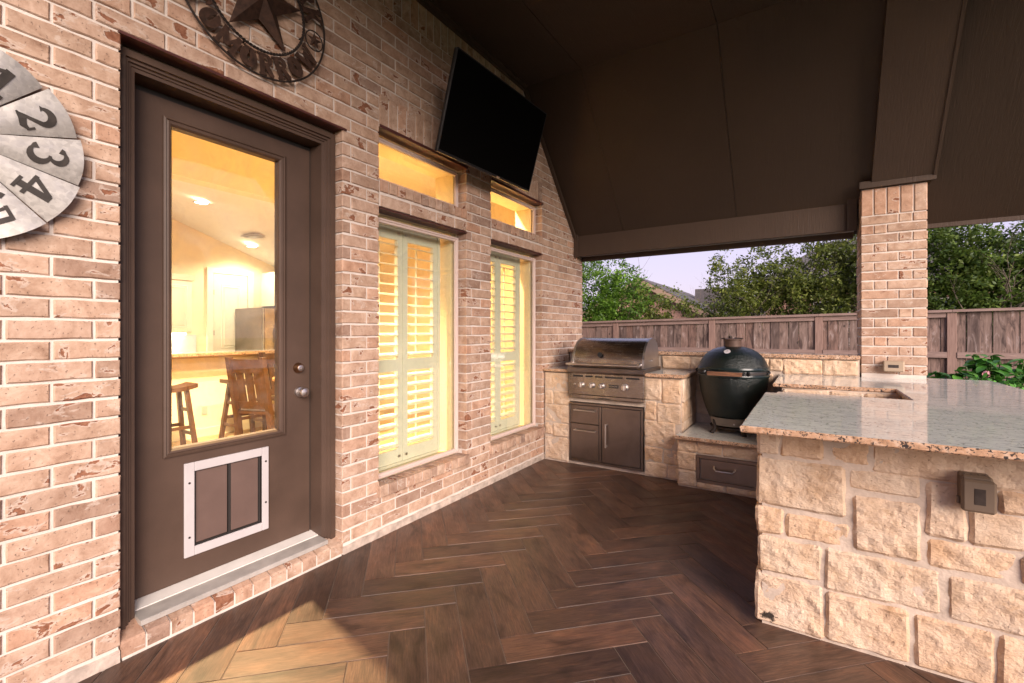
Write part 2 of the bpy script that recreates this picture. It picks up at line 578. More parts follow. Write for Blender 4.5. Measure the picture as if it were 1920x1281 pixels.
GLASS = glass_mat()
GLASS_W = glass_mat('window_glass', (0.945, 0.955, 0.91))
BLACKP = simple('black_plastic', (0.012, 0.012, 0.013), 0.4, bmp=0.02)
RUBBER = simple('dark_seal', (0.022, 0.018, 0.016), 0.6)
SCREEN = simple('tv_screen', (0.0015, 0.0015, 0.0015), 0.3, var=0.0, bmp=0, spec=0.06)
FLAP = simple('smoked_flap', (0.135, 0.088, 0.074), 0.33, var=0.08)
NICKEL = steel_mat('satin_nickel', (0.66, 0.60, 0.56), 0.36)
STEEL = steel_mat('brushed_steel', (0.40, 0.36, 0.33), 0.25, 0)
STEEL_D = steel_mat('dull_steel', (0.27, 0.225, 0.20), 0.33, 0)
STEEL_LIT = steel_mat('floor_lit_dull_steel', (0.33, 0.235, 0.17), 0.34, 0)  # dull steel with the orange light reflected off the floor put into its colour
CHROME = steel_mat('polished_ring', (0.88, 0.84, 0.80), 0.22, 0)
STEEL_S = steel_mat('lid_end_steel', (0.47, 0.46, 0.46), 0.36, 2)
GALV = None
RUST = simple('rusty_iron', (0.060, 0.029, 0.018), 0.72, metal=0.35, var=0.5, nscale=28, bmp=0.5, bscale=90)
DARKIRON = simple('dark_iron', (0.030, 0.020, 0.016), 0.6, metal=0.4, var=0.4, nscale=30, bmp=0.3)
INK = simple('dark_print', (0.035, 0.028, 0.024), 0.7, var=0.3, nscale=30, bmp=0.05)
OUTLET = simple('bronze_box_plastic', (0.135, 0.095, 0.066), 0.4, var=0.05)
OUTLET_T = simple('tan_box_plastic', (0.36, 0.27, 0.19), 0.45, var=0.05)
SMOKE = simple('smoked_window', (0.045, 0.034, 0.028), 0.15, var=0.3, nscale=30)
FENCE = wood_mat('weathered_cedar', (0.100, 0.066, 0.053), (0.275, 0.197, 0.165), 2, 0.85, knots=True,
                 tints=[(0, (0.58, 0.54, 0.56)), (0.4, (1.0, 0.95, 0.95)), (0.8, (1.12, 1.0, 0.98)), (1, (0.85, 0.7, 0.66))])
FENCE_R = wood_mat('cedar_rail', (0.16, 0.10, 0.085), (0.31, 0.21, 0.18), 0, 0.8)
FENCE_P = wood_mat('cedar_post', (0.17, 0.098, 0.078), (0.30, 0.19, 0.155), 2, 0.8)
OAK = wood_mat('rustic_oak', (0.030, 0.011, 0.0045), (0.095, 0.038, 0.014), 2, 0.42)
OAK_T = wood_mat('honey_oak', (0.32, 0.16, 0.06), (0.52, 0.28, 0.11), 0, 0.35)
HANDLEW = wood_mat('grill_handle_wood', (0.09, 0.036, 0.018), (0.25, 0.115, 0.06), 0, 0.6)
BARK = simple('grey_bark', (0.16, 0.12, 0.095), 0.9, var=0.35, nscale=12, bmp=0.5, bscale=40)


def galv_mat():
    m, nt, b, o = M('galvanised_sheet')
    v = objc(nt)
    vo = nd(nt, 'ShaderNodeTexVoronoi', {'Vector': v, 'Scale': 75.0, 'Randomness': 1.0})
    sp = ramp(nt, nd(nt, 'ShaderNodeSeparateColor', {0: vo.outputs['Color']}).outputs[0], [(0, (0.40, 0.38, 0.36)), (1, (0.66, 0.63, 0.59))])
    c = mixc(nt, 0.55, sp, ramp(nt, noise_n(nt, v, 14, 5, 0.6), [(0.3, (0.40, 0.37, 0.34)), (0.7, (0.66, 0.62, 0.57))]))
    nt.links.new(c, b.inputs['Base Color'])
    b.inputs['Metallic'].default_value = 0.55
    rr = ramp(nt, noise_n(nt, v, 40, 3), [(0.3, g3(0.38)), (0.7, g3(0.58))])
    nt.links.new(rr, b.inputs['Roughness'])
    bump(nt, b, noise_n(nt, v, 30, 3), 0.12, 0.003)
    return m


GALV = galv_mat()


def egg_mat():
    m, nt, b, o = M('pebbled_green_ceramic')
    v = objc(nt)
    vo = nd(nt, 'ShaderNodeTexVoronoi', {'Vector': v, 'Scale': 115.0})
    h = ramp(nt, vo.outputs['Distance'], [(0.0, g3(1)), (0.35, g3(0.75)), (0.75, g3(0))])
    c = ramp(nt, vo.outputs['Distance'], [(0.0, (0.007, 0.0135, 0.012)), (0.6, (0.0035, 0.007, 0.006))])
    nt.links.new(c, b.inputs['Base Color'])
    b.inputs['Roughness'].default_value = 0.22
    b.inputs['Specular IOR Level'].default_value = 0.42
    bump(nt, b, h, 0.6, 0.0045)
    return m


EGG = egg_mat()
EGG_RIM = simple('green_glaze', (0.009, 0.017, 0.017), 0.22, var=0.1, bmp=0.02)

# ------------------------------------------------------------------ ground, patio floor
soil_m, nt, b, _ = M('lawn_soil')
v = objc(nt)
nt.links.new(ramp(nt, noise_n(nt, v, 1.7, 8, 0.65), [(0.3, (0.035, 0.045, 0.016)), (0.55, (0.06, 0.085, 0.025)), (0.75, (0.11, 0.10, 0.05))]), b.inputs['Base Color'])
b.inputs['Roughness'].default_value = 1.0
bump(nt, b, noise_n(nt, v, 40, 4), 0.8, 0.02)
struct(MB().box(-90, 110, -90, 110, -0.4, -0.13).build('ground', soil_m))

PX0, PX1, PY0, PY1 = 0.004, 4.5, -1.7, 5.75
floor = struct(MB().box(-0.02, PX1 + 0.02, PY0 - 0.02, PY1 + 0.02, -0.127, -0.003).build('patio_floor', GROUT))

TW, TL = 0.1665, 0.660
fx0 = 0.824 - (TL - TW) / math.sqrt(2)
fy0 = 1.771 - (TL + TW) / math.sqrt(2)
GAP = 0.0022


def clip_poly(poly):
    for ax, lim, sgn in ((0, PX0, 1), (0, PX1, -1), (1, PY0, 1), (1, PY1, -1)):
        out = []
        for i in range(len(poly)):
            a, c = poly[i], poly[(i + 1) % len(poly)]
            da, dc = (a[ax] - lim) * sgn, (c[ax] - lim) * sgn
            if da >= 0: out.append(a)
            if da * dc < 0:
                t = da / (da - dc)
                out.append((a[0] + (c[0] - a[0]) * t, a[1] + (c[1] - a[1]) * t))
        poly = out
        if len(poly) < 3: return []
    return poly


def plank_mesh(local):
    """thin tile with a small chamfer, local outline in its own axes"""
    n = len(local)
    cx = sum(p[0] for p in local) / n; cy = sum(p[1] for p in local) / n
    ins = []
    for x, y in local:
        d = math.hypot(x - cx, y - cy)
        ins.append((x - (x - cx) / d * 0.0022, y - (y - cy) / d * 0.0022))
    vs = [(x, y, -0.006) for x, y in local] + [(x, y, -0.0012) for x, y in local] + [(x, y, 0.0) for x, y in ins]
    fs = [tuple(range(2 * n, 3 * n))]
    for i in range(n):
        j = (i + 1) % n
        fs += [(i, j, n + j, n + i), (n + i, n + j, 2 * n + j, 2 * n + i)]
    m = bpy.data.meshes.new('plank')
    m.from_pydata(vs, [], fs)
    m.materials.append(FLOOR)
    return m


s2 = math.sqrt(2)
full = [(-TL / 2 + GAP, -TW / 2 + GAP), (TL / 2 - GAP, -TW / 2 + GAP), (TL / 2 - GAP, TW / 2 - GAP), (-TL / 2 + GAP, TW / 2 - GAP)]
plank_full = plank_mesh(full)
planks = []
for j in range(-4, 8):
    for k in range(-40, 60):
        for kind in (0, 1):
            p0 = k * TW + j * TL; q0 = k * TW - j * TL
            if kind == 0: pc, qc = p0 + TL / 2, q0 + TW / 2
            else: pc, qc = p0 + TL + TW / 2, q0 + TW - TL / 2
            x = (pc - qc) / s2 + fx0; y = (pc + qc) / s2 + fy0
            if not (PX0 - 0.4 < x < PX1 + 0.4 and PY0 - 0.4 < y < PY1 + 0.4): continue
            ang = R(45) if kind == 0 else R(135)
            ca, sa = math.cos(ang), math.sin(ang)
            poly = [(x + a * ca - c * sa, y + a * sa + c * ca) for a, c in full]
            cl = clip_poly(poly)
            if len(cl) < 3: continue
            ar = abs(sum(cl[i][0] * cl[(i + 1) % len(cl)][1] - cl[(i + 1) % len(cl)][0] * cl[i][1] for i in range(len(cl)))) / 2
            if ar < 0.0006: continue
            planks.append((x, y, ang, cl, len(cl) == 4 and all(abs(cl[i][0] - poly[i][0]) + abs(cl[i][1] - poly[i][1]) < 1e-6 for i in range(4))))
planks.sort(key=lambda t: (t[0] - 1.7) ** 2 + (t[1] - 1.8) ** 2)
rest = MB()
for i, (x, y, ang, cl, whole) in enumerate(planks):
    dz = random.uniform(-0.0006, 0.0006)
    if whole: me = plank_full
    else:
        ca, sa = math.cos(-ang), math.sin(-ang)
        me = plank_mesh([((px - x) * ca - (py - y) * sa, (px - x) * sa + (py - y) * ca) for px, py in cl])
    if i < 300:
        at(me, 'plank', floor, (x, y, dz), (0, 0, ang))
    else:
        mat = Matrix.Translation((x, y, dz)) @ Matrix.Rotation(ang, 4, 'Z')
        rest.add([mat @ vv.co for vv in me.vertices], [tuple(p.vertices) for p in me.polygons])
if rest.v:
    tag(rest.build('plank_field', FLOOR, floor, fix=False), kind='stuff')

# ------------------------------------------------------------------ brickwork
CO = 0.08278
Z0 = 0.062
CEIL_Z = 3.96


def slope_z(y): return min(CEIL_Z, 8.471 - 1.093 * y)


brick_cache = {}


def brick_mesh(w, h, d):
    key = (round(w, 3), round(h, 3), round(d, 3), random.randrange(3))
    if key in brick_cache: return brick_cache[key]
    rr = random.Random(str(key))
    j = lambda a: rr.uniform(-a, a)
    c = 0.0045
    hw, hh = w / 2, h / 2
    ny = 4 if w > 0.15 else 2
    top = []; bot = []
    # outline ring of the front edge, irregular like a tumbled brick
    ring = [(-hw, -hh)]
    for i in range(1, ny): ring.append((-hw + w * i / ny, -hh + j(0.0022)))
    ring.append((hw, -hh)); ring.append((hw + j(0.001), 0)); ring.append((hw, hh))
    for i in range(1, ny): ring.append((hw - w * i / ny, hh + j(0.0022)))
    ring.append((-hw, hh)); ring.append((-hw + j(0.001), 0))
    n = len(ring)
    vs = [(-d, y, z) for y, z in ring]
    vs += [(-c, y + j(0.0008), z + j(0.0008)) for y, z in ring]
    vs += [(j(0.0012), y * (1 - 2 * c / w), z * (1 - 2 * c / h)) for y, z in ring]
    fs = [tuple(range(2 * n, 3 * n))]
    for i in range(n):
        k = (i + 1) % n
        fs += [(i, k, n + k, n + i), (n + i, n + k, 2 * n + k, 2 * n + i)]
    m = bpy.data.meshes.new('brick')
    m.from_pydata(vs, [], fs)
    m.materials.append(BRICK)
    brick_cache[key] = m
    return m


class Bricks:
    """collects bricks, links the largest in view one by one and joins the rest"""
    def __init__(s): s.l = []

    def put(s, pos, w, h, d=0.05, rz=0.0, rx=0.0):
        s.l.append((Vector(pos), w, h, d, rz, rx))

    def link(s, parent, limit=300):
        camp = Vector((CXP, 0, HC))
        fwd = Vector((-math.sin(YAW), math.cos(YAW), 0)); rt = Vector((math.cos(YAW), math.sin(YAW), 0))

        def size(t):
            q = t[0] - camp
            z = q.dot(fwd)
            if z < 0.25: return -1
            u = 960 + FOC * q.dot(rt) / z; v = 622 - FOC * q.z / z
            if not (-60 < u < 1980 and -40 < v < 1320): return 0
            nrm = Vector((math.cos(t[4]), math.sin(t[4]), 0))
            return t[1] * t[2] * abs(q.normalized().dot(nrm)) / q.length ** 2
        s.l.sort(key=size, reverse=True)
        mb = MB()
        for i, (p, w, h, d, rz, rx) in enumerate(s.l):
            me = brick_mesh(w, h, d)
            j = random.uniform(-0.0018, 0.0018)
            off = Vector((math.cos(rz) * j, math.sin(rz) * j, random.uniform(-0.001, 0.001)))
            rot = (rx, random.uniform(-0.008, 0.008), rz + random.uniform(-0.006, 0.006))
            if i < limit: at(me, 'brick', parent, p + off, rot)
            else:
                from mathutils import Euler
                mt = Matrix.Translation(p + off) @ Euler(rot).to_matrix().to_4x4()
                mb.add([mt @ q.co for q in me.vertices], [tuple(f.vertices) for f in me.polygons])
        if mb.v: tag(mb.build('brickwork', BRICK, parent, fix=False), kind='stuff')


house = thing('brick_house', (0, 0, 0), 'tan brick house wall with brown glass door and two shuttered windows', 'house')
WY0, WY1 = -2.6, 5.615
# openings: y0, y1, z0, z1
DOOR = (0.774, 1.900, 0.0, 2.711)
WIN = [(2.200, 3.168, 0.352, 2.830), (3.539, 4.522, 0.352, 2.830)]
OPEN = [DOOR] + WIN


def wall_boxes(mb, x0, x1, opens, y0, y1, z0, top, inset=0.0):
    ys = sorted({y0, y1} | {o[0] - inset for o in opens} | {o[1] + inset for o in opens})
    for a, c in zip(ys, ys[1:]):
        mid = (a + c) / 2
        holes = [o for o in opens if o[0] - inset < mid < o[1] + inset]
        z = z0
        for o in sorted(holes, key=lambda o: o[2]):
            if o[2] - inset > z: mb.box(x0, x1, a, c, z, o[2] - inset)
            z = o[3] + inset
        mb.box(x0, x1, a, c, z, top)


mb = MB()
wall_boxes(mb, -0.13, -0.0075, [(o[0], o[1], o[2], o[3]) for o in OPEN], WY0, WY1 - 0.008, -0.12, 4.3, 0.007)
mb.build('wall', MORTAR, house, fix=False)
# the mortar-washed footing under the first course
for a, c in ((WY0, 0.77), (1.905, WY1)):
    mb = MB()
    n = max(2, int((c - a) / 0.05))
    for i in range(n):
        ya, yb = a + (c - a) * i / n, a + (c - a) * (i + 1) / n
        t = 0.056 + 0.010 * noise.noise((ya * 9, 0, 3)); w = 0.004 + 0.004 * noise.noise((ya * 7, 5, 3))
        t2 = 0.056 + 0.010 * noise.noise((yb * 9, 0, 3)); w2 = 0.004 + 0.004 * noise.noise((yb * 7, 5, 3))
        mb.add([(w, ya, -0.01), (w2, yb, -0.01), (w2, yb, t2 - 0.012), (w, ya, t - 0.012), (-0.02, yb, t2), (-0.02, ya, t)],
               [(0, 1, 2, 3), (3, 2, 4, 5)])
    mb.build('footing', FOOT, house)

B = Bricks()
BL, BH, JT = 0.2565, CO - 0.012, 0.0115
ncourse = int((4.0 - Z0) / CO) + 1
TOPS = 3.945 - 0.245        # soldier course under the flat ceiling


def fill(y0, y1, z, k, open_l, open_r):
    """lay bricks of one course between y0 and y1; deep bricks at the sides of an opening"""
    ph = 0.429 + (0.1285 if k % 2 else 0.0)
    first = math.floor((y0 - ph) / BL)
    cuts = [y0]
    for i in range(first, first + int((y1 - y0) / BL) + 3):
        c = ph + i * BL
        if y0 + 0.05 < c < y1 - 0.05: cuts.append(c)
    cuts.append(y1)
    for a, c in zip(cuts, cuts[1:]):
        ja = 0 if a == y0 else JT / 2
        jc = 0 if c == y1 else JT / 2
        w = c - a - ja - jc
        if w < 0.02: continue
        d = 0.10 if ((open_l and a == y0) or (open_r and c == y1)) else 0.05
        B.put((0, (a + ja + c - jc) / 2, z), w, BH, d)


for k in range(ncourse):
    zb = Z0 + k * CO
    z = zb + CO / 2
    if z + BH / 2 > TOPS and z < 4.0 - 0.3:
        pass
    free = [(WY0 + 0.4, WY1)]
    def cut(free, a, c):
        out = []
        for p, q in free:
            if c <= p or a >= q: out.append((p, q)); continue
            if a > p + 0.02: out.append((p, a))
            if c < q - 0.02: out.append((c, q))
        return out
    edges = set()
    if z < 2.711 and k < 40:
        if zb + CO * 0.4 < 2.711:
            free = cut(free, DOOR[0], DOOR[1]); edges |= {DOOR[0], DOOR[1]}
    for w in WIN:
        lo = 0.28
        if lo < z < 2.83 + 0.245:
            free = cut(free, w[0], w[1])
            if w[2] < z < 2.83: edges |= {w[0], w[1]}
    if z + BH / 2 > TOPS:
        free = cut(free, -10, 4.19)
    for a, c in free:
        # stop under the sloping ceiling
        lim = (8.471 + 0.12 - zb) / 1.093 if zb > 2.4 else 99
        c2 = min(c, lim)
        if c2 - a > 0.03: fill(a, c2, z, k, a in edges, c2 in edges)
# soldier courses over the windows and along the top
for w in WIN:
    n = 11
    for i in range(n):
        st = (w[1] - w[0]) / n
        B.put((0.002, w[0] + st * (i + 0.5), 2.836 + 0.119), st - 0.011, 0.232)
yy = -2.2
while yy < 4.10:
    B.put((0.001, yy + 0.0415, TOPS + 0.125), 0.0735, 0.236)
    yy += 0.0855
# sloped rowlock sills, the rowlock band and stretchers between window and transom
for w in WIN:
    n = 12
    st = (w[1] + 0.02 - (w[0] - 0.02)) / n
    for i in range(n):
        y = w[0] - 0.02 + st * (i + 0.5)
        B.put((0.030, y, 0.362 - 0.042), st - 0.010, 0.078, 0.12)
    n = 12
    st = (w[1] - w[0]) / n
    for i in range(n):
        B.put((0.014, w[0] + st * (i + 0.5), 2.430), st - 0.010, 0.080, 0.10)
    cuts = [w[0] + 0.004, w[0] + 0.30, w[0] + 0.58, w[0] + 0.81, w[1] - 0.004]
    for a, c in zip(cuts, cuts[1:]):
        B.put((0.006, (a + c) / 2, 2.328), c - a - 0.011, 0.082, 0.10)
B.link(house, 300)

# mortar behind sill and band bricks
for w in WIN:
    mb = MB()
    mb.box(-0.10, 0.020, w[0] - 0.012, w[1] + 0.012, 0.286, 0.352)
    mb.build('wall', MORTAR, house, fix=False)
    mb = MB()
    mb.box(-0.10, 0.0, w[0] + 0.002, w[1] - 0.002, 2.288, 2.468)
    mb.build('wall', MORTAR, house, fix=False)
    mb = MB()
    mb.box(-0.10, 0.014, w[0] - 0.004, w[1] + 0.004, 2.828, 2.834)
    mb.box(0.008, 0.014, w[0] - 0.004, w[1] + 0.004, 2.834, 2.850)
    mb.build('lintel', LINTEL, house)
    mb = MB()
    mb.box(-0.10, 0.012, w[0] + 0.001, w[1] - 0.001, 2.270, 2.277)
    mb.build('lintel', LINTEL, house)
mb = MB()
mb.box(-0.10, 0.012, DOOR[0] - 0.01, DOOR[1] + 0.025, 2.705, 2.712)
mb.box(-0.012, 0.012, DOOR[0] - 0.01, DOOR[1] + 0.025, 2.7005, 2.7045)
mb.build('lintel', LINTEL, house)

# threshold: pitched rowlock bricks
sl = Bricks()
mb = MB().prism([(-0.13, 0.78, -0.02), (-0.002, 0.78, -0.02), (-0.002, 0.78, 0.066), (-0.13, 0.78, 0.118)], (0, 1.115, 0))
mb.build('doorstep', MORTAR, house)
n = 12
st = (DOOR[1] - DOOR[0] + 0.01) / n
step_bricks = []
for i in range(n):
    w = st - 0.010
    a = DOOR[0] - 0.004 + st * i + 0.005
    m_ = MB().prism([(-0.125, a, 0.02), (0.001, a, 0.012), (0.002, a, 0.070), (-0.004, a, 0.080), (-0.125, a, 0.128)], (0, w, 0))
    m_.build('brick', BRICK, house)

# ------------------------------------------------------------------ door
DX = -0.20
door = MB()
door.box(DX - 0.045, DX, 0.880, 1.040, 0.146, 2.575)       # hinge stile
door.box(DX - 0.045, DX, 1.598, 1.803, 0.146, 2.575)       # lock stile
door.box(DX - 0.045, DX, 1.040, 1.598, 2.450, 2.575)
door.box(DX - 0.045, DX, 1.040, 1.598, 0.146, 0.2615)
door.box(DX - 0.045, DX, 1.040, 1.598, 0.741, 0.831)
door.box(DX - 0.045, DX, 1.040, 1.094, 0.2615, 0.741)
door.box(DX - 0.045, DX, 1.528, 1.598, 0.2615, 0.741)
door = door.build('door', TRIM, house, fix=False)


def ring_frame(mb, y0, y1, z0, z1, prof):
    """mitred frame in the y-z plane; prof: (inset, x) pairs from outside to inside"""
    rings = [[(x, y0 + i, z0 + i), (x, y1 - i, z0 + i), (x, y1 - i, z1 - i), (x, y0 + i, z1 - i)] for i, x in prof]
    vs = [p for r in rings for p in r]
    fs = []
    for k in range(len(rings) - 1):
        for a in range(4):
            c = (a + 1) % 4
            fs.append((4 * k + a, 4 * k + c, 4 * k + 4 + c, 4 * k + 4 + a))
    mb.add(vs, fs)
    return mb


ring_frame(MB(), 0.999, 1.639, 0.790, 2.491, [(0, DX), (0.002, DX + 0.012), (0.012, DX + 0.016), (0.016, DX + 0.010), (0.022, DX + 0.014), (0.032, DX + 0.012), (0.040, DX + 0.002), (0.0405, DX - 0.03)]).build('glass_moulding', TRIM, door)
MB().box(DX - 0.026, DX - 0.020, 1.0405, 1.5975, 0.8315, 2.4495).build('pane', GLASS, door, fix=False)
ring_frame(MB(), 0.774, 1.892, -0.03, 2.682, [(0, -0.10), (0.001, -0.060), (0.034, -0.057), (0.037, -0.070), (0.048, -0.071), (0.051, -0.082), (0.060, -0.083), (0.063, -0.090), (0.078, -0.092), (0.0785, -0.250)]).build('casing', TRIM, door)
mb = MB()
mb.box(-0.30, -0.2475, 0.842, 0.900, 0.125, 2.618)
mb.box(-0.30, -0.2475, 1.780, 1.828, 0.125, 2.618)
mb.box(-0.30, -0.2475, 0.900, 1.780, 2.560, 2.618)
mb.build('jamb', TRIM, door, fix=False)
mb = MB()
mb.box(-0.246, -0.206, 0.8535, 0.8785, 0.148, 2.600)
mb.box(-0.246, -0.206, 1.8045, 1.8130, 0.148, 2.600)
mb.box(-0.246, -0.206, 0.8786, 1.8044, 2.5765, 2.600)
mb.build('weather_seal', RUBBER, door, fix=False)
MB().prism([(-0.24, 0.853, 0.100), (-0.24, 0.853, 0.1445), (-0.198, 0.853, 0.1445), (-0.126, 0.853, 0.1325), (-0.1255, 0.853, 0.100)], (0, 0.9605, 0)).build('door_sweep', SILL_W, door)
MB().prism([(-0.125, 0.853, 0.100), (-0.125, 0.853, 0.1285), (-0.028, 0.853, 0.1225), (-0.024, 0.853, 0.1195), (-0.024, 0.853, 0.100)], (0, 0.9605, 0)).build('threshold', ALU, door)
# pet door
mb = MB()
fw = 0.046
mb.bbox(DX + 0.001, DX + 0.013, 1.092, 1.092 + fw, 0.260, 0.743, 0.002)
mb.bbox(DX + 0.001, DX + 0.013, 1.530 - fw * 0.8, 1.530, 0.260, 0.743, 0.002)
mb.bbox(DX + 0.001, DX + 0.0118, 1.092 + fw + 0.001, 1.530 - fw * 0.8 - 0.001, 0.696, 0.743, 0.002)
mb.bbox(DX + 0.001, DX + 0.0118, 1.092 + fw + 0.001, 1.530 - fw * 0.8 - 0.001, 0.260, 0.306, 0.002)
mb.build('pet_door_frame', WHITE, door)
mb = MB()
for y, z in ((1.114, 0.64), (1.114, 0.36), (1.512, 0.66), (1.512, 0.42)):
    mb.lathe([(0.006, 0), (0.005, 0.003), (0.001, 0.004)], (DX + 0.0125, y, z), 10, 'x')
mb.build('screw', DARKIRON, door)
for a, c in ((1.150, 1.308), (1.326, 1.478)):
    MB().bbox(DX - 0.018, DX - 0.006, a, c, 0.315, 0.690, 0.003).build('pet_flap', FLAP, door)
mb = MB()
for y in (1.1415, 1.3115, 1.4785):
    mb.box(DX - 0.020, DX - 0.003, y, y + 0.009 if y < 1.3 or y > 1.4 else y + 0.012, 0.307, 0.695)
mb.box(DX - 0.020, DX - 0.004, 1.1506, 1.4784, 0.3072, 0.3135)
mb.box(DX - 0.020, DX - 0.004, 1.1506, 1.4784, 0.6910, 0.6952)
mb.box(DX - 0.035, DX - 0.021, 1.094, 1.528, 0.2616, 0.7409)
mb.build('flap_seal', RUBBER, door)
MB().lathe([(0.034, 0), (0.034, 0.006), (0.029, 0.014), (0.014, 0.018), (0.013, 0.030), (0.022, 0.036), (0.030, 0.046), (0.031, 0.056), (0.026, 0.066), (0.012, 0.071), (0.002, 0.072)], (DX, 1.732, 1.042), 28, 'x').build('knob', NICKEL, door, True)
MB().lathe([(0.033, 0), (0.033, 0.004), (0.029, 0.016), (0.023, 0.026), (0.022, 0.029)], (DX, 1.724, 1.193), 28, 'x').build('deadbolt', simple('antique_brass', (0.28, 0.15, 0.08), 0.4, metal=1.0), door, True)
MB().lathe([(0.019, 0.0295), (0.019, 0.032), (0.017, 0.033), (0.004, 0.033), (0.003, 0.030)], (DX, 1.724, 1.193), 24, 'x').build('lock_cylinder', NICKEL, door, True)

# ------------------------------------------------------------------ windows
louver_cache = {}


def louver_mesh(w):
    key = round(w, 3)
    if key in louver_cache: return louver_cache[key]
    prof = []
    for i in range(12):
        a = 2 * math.pi * i / 12
        prof.append((0.040 * math.cos(a), 0.0052 * math.sin(a)))
    m_ = MB().prism([(x, -w / 2, z) for x, z in prof], (0, w, 0)).mesh('louver')
    m_.materials.append(SHUT)
    louver_cache[key] = m_
    return m_


def window(w, panels, stile_r):
    y0, y1 = w[0] + 0.006, w[1] - 0.022
    prof = [(0, -0.115), (0, -0.072), (0.012, -0.070), (0.016, -0.076), (0.030, -0.078), (0.034, -0.092)]
    win = ring_frame(MB(), y0, y1, 0.374, 2.232, prof).build('window', FRAME, house)
    MB().box(-0.096, -0.090, y0 + 0.0335, y1 - 0.0335, 0.408, 2.198).build('pane', GLASS_W, win, fix=False)
    # transom is a window of its own
    tr = ring_frame(MB(), y0, y1, 2.485, 2.800, prof[:4] + [(0.028, -0.078), (0.031, -0.092)]).build('transom_window', FRAME, house)
    MB().box(-0.096, -0.090, y0 + 0.0305, y1 - 0.0305, 2.516, 2.769).build('pane', GLASS_W, tr, fix=False)
    # shutters behind the glass
    X0, X1 = -0.245, -0.212
    for pi, (a, c) in enumerate(panels):
        st = 0.052
        mb = MB()
        mb.box(X0, X1, a, a + st, 0.40, 2.225)
        mb.box(X0, X1, c - st, c, 0.40, 2.225)
        mb.box(X0 + 0.001, X1 - 0.001, a + st, c - st, 2.135, 2.225)
        mb.box(X0 + 0.001, X1 - 0.001, a + st, c - st, 1.110, 1.205)
        mb.box(X0 + 0.001, X1 - 0.001, a + st, c - st, 0.40, 0.500)
        mb.build('shutter_frame', SHUT, win, fix=False)
        me = louver_mesh(c - a - 2 * st - 0.004)
        yc = (a + c) / 2
        for n_, lo, hi, tilt in ((8, 0.500, 1.110, -16), (12, 1.205, 2.135, -15)):
            for i in range(n_):
                z = lo + (hi - lo) * (i + 0.5) / n_
                at(me, 'louver', win, ((X0 + X1) / 2, yc, z), (0, R(-tilt), 0))
        mb = MB()
        mb.box(X0 - 0.026, X0 - 0.018, yc - 0.006, yc + 0.006, 0.52, 1.09)
        mb.box(X0 - 0.026, X0 - 0.018, yc - 0.006, yc + 0.006, 1.23, 2.11)
        mb.build('tilt_rod', SHUT, win, fix=False)
        mb = MB()
        for z in (0.447, 2.185):
            mb.box(X1, X1 + 0.010, (a + st * 0.4) if pi else (c - st * 1.0), (a + st * 0.4 if pi else c - st * 1.0) + 0.022, z - 0.008, z + 0.008)
        mb.build('latch', NICKEL, win)
    # shutter surround
    mb = MB()
    ya, yb = panels[0][0] - 0.006, panels[-1][1] + 0.004
    mb.box(X0 - 0.01, X1 + 0.006, yb, yb + 0.030, 0.386, 2.240)
    mb.box(X0 - 0.01, X1 + 0.006, ya - 0.030, ya, 0.386, 2.240)
    mb.box(X0 - 0.01, X1 + 0.005, ya, yb, 2.2285, 2.252)
    mb.box(X0 - 0.01, X1 + 0.005, ya, yb, 0.376, 0.397)
    mb.build('shutter_surround', SHUT, win, fix=False)
    return win


window(WIN[0], [(2.240, 2.622), (2.626, 3.028)], 0)
window(WIN[1], [(3.585, 3.957), (3.961, 4.352)], 0)

# ------------------------------------------------------------------ patio roof
roof = thing('patio_cover', (0, 0, CEIL_Z), 'dark brown vaulted patio roof with sloping far side and boxed beams', 'patio roof')
RX1, RY0 = 4.75, -0.5
SEAM = [0.012, 0.64, 1.86, 3.08, RX1]
YC = (8.471 - CEIL_Z) / 1.093
YE = 5.56
for i, (a, c) in enumerate(zip(SEAM, SEAM[1:])):
    g = 0.0025
    MB().box(a + g, c - g, RY0, 2.05, CEIL_Z, CEIL_Z + 0.012).build('ceiling_panel', CEIL, roof, fix=False)
    MB().box(a + g, c - g, 2.055, YC, CEIL_Z, CEIL_Z + 0.012).build('ceiling_panel', CEIL, roof, fix=False)
    y1 = YE if a > 2.9 else 5.40
    MB().prism([(a + g, YC + 0.002, CEIL_Z - 0.002), (a + g, y1, 8.471 - 1.093 * y1), (a + g, y1, 8.471 - 1.093 * y1 + 0.02), (a + g, YC + 0.002, CEIL_Z + 0.018)], (c - a - 2 * g, 0, 0)).build('ceiling_panel', CEIL, roof)
# wall trim along the ceiling
mb = MB()
mb.box(0.003, 0.030, RY0, YC - 0.01, CEIL_Z - 0.045, CEIL_Z - 0.001)
mb.box(0.0302, 0.062, RY0, YC - 0.02, CEIL_Z - 0.022, CEIL_Z - 0.0015)
d0, d1 = YC - 0.03, 5.36
mb.prism([(0.003, d0, 8.471 - 1.093 * d0 - 0.004), (0.003, d1, 8.471 - 1.093 * d1 - 0.004), (0.003, d1, 8.471 - 1.093 * d1 - 0.062), (0.003, d0, 8.471 - 1.093 * d0 - 0.062)], (0.032, 0, 0))
mb.build('wall_trim', BEAM, roof)
# header beam across the far side
mb = MB()
mb.box(0.010, 2.862, 5.355, 5.400, 2.368, 2.640)
mb.box(0.010, 2.862, 5.565, 5.610, 2.330, 2.640)
mb.build('header_beam', BEAM, roof, fix=False)
MB().box(0.010, 2.862, 5.4005, 5.5645, 2.385, 2.40).build('soffit_strip', BEAM_PALE, roof, fix=False)
MB().box(0.003, 0.055, 5.335, 5.354, 2.355, 2.66).build('beam_end_trim', BEAM, roof, fix=False)
MB().box(2.800, 2.872, 5.325, 5.353, 2.36, 2.80).build('beam_end_trim', BEAM, roof, fix=False)
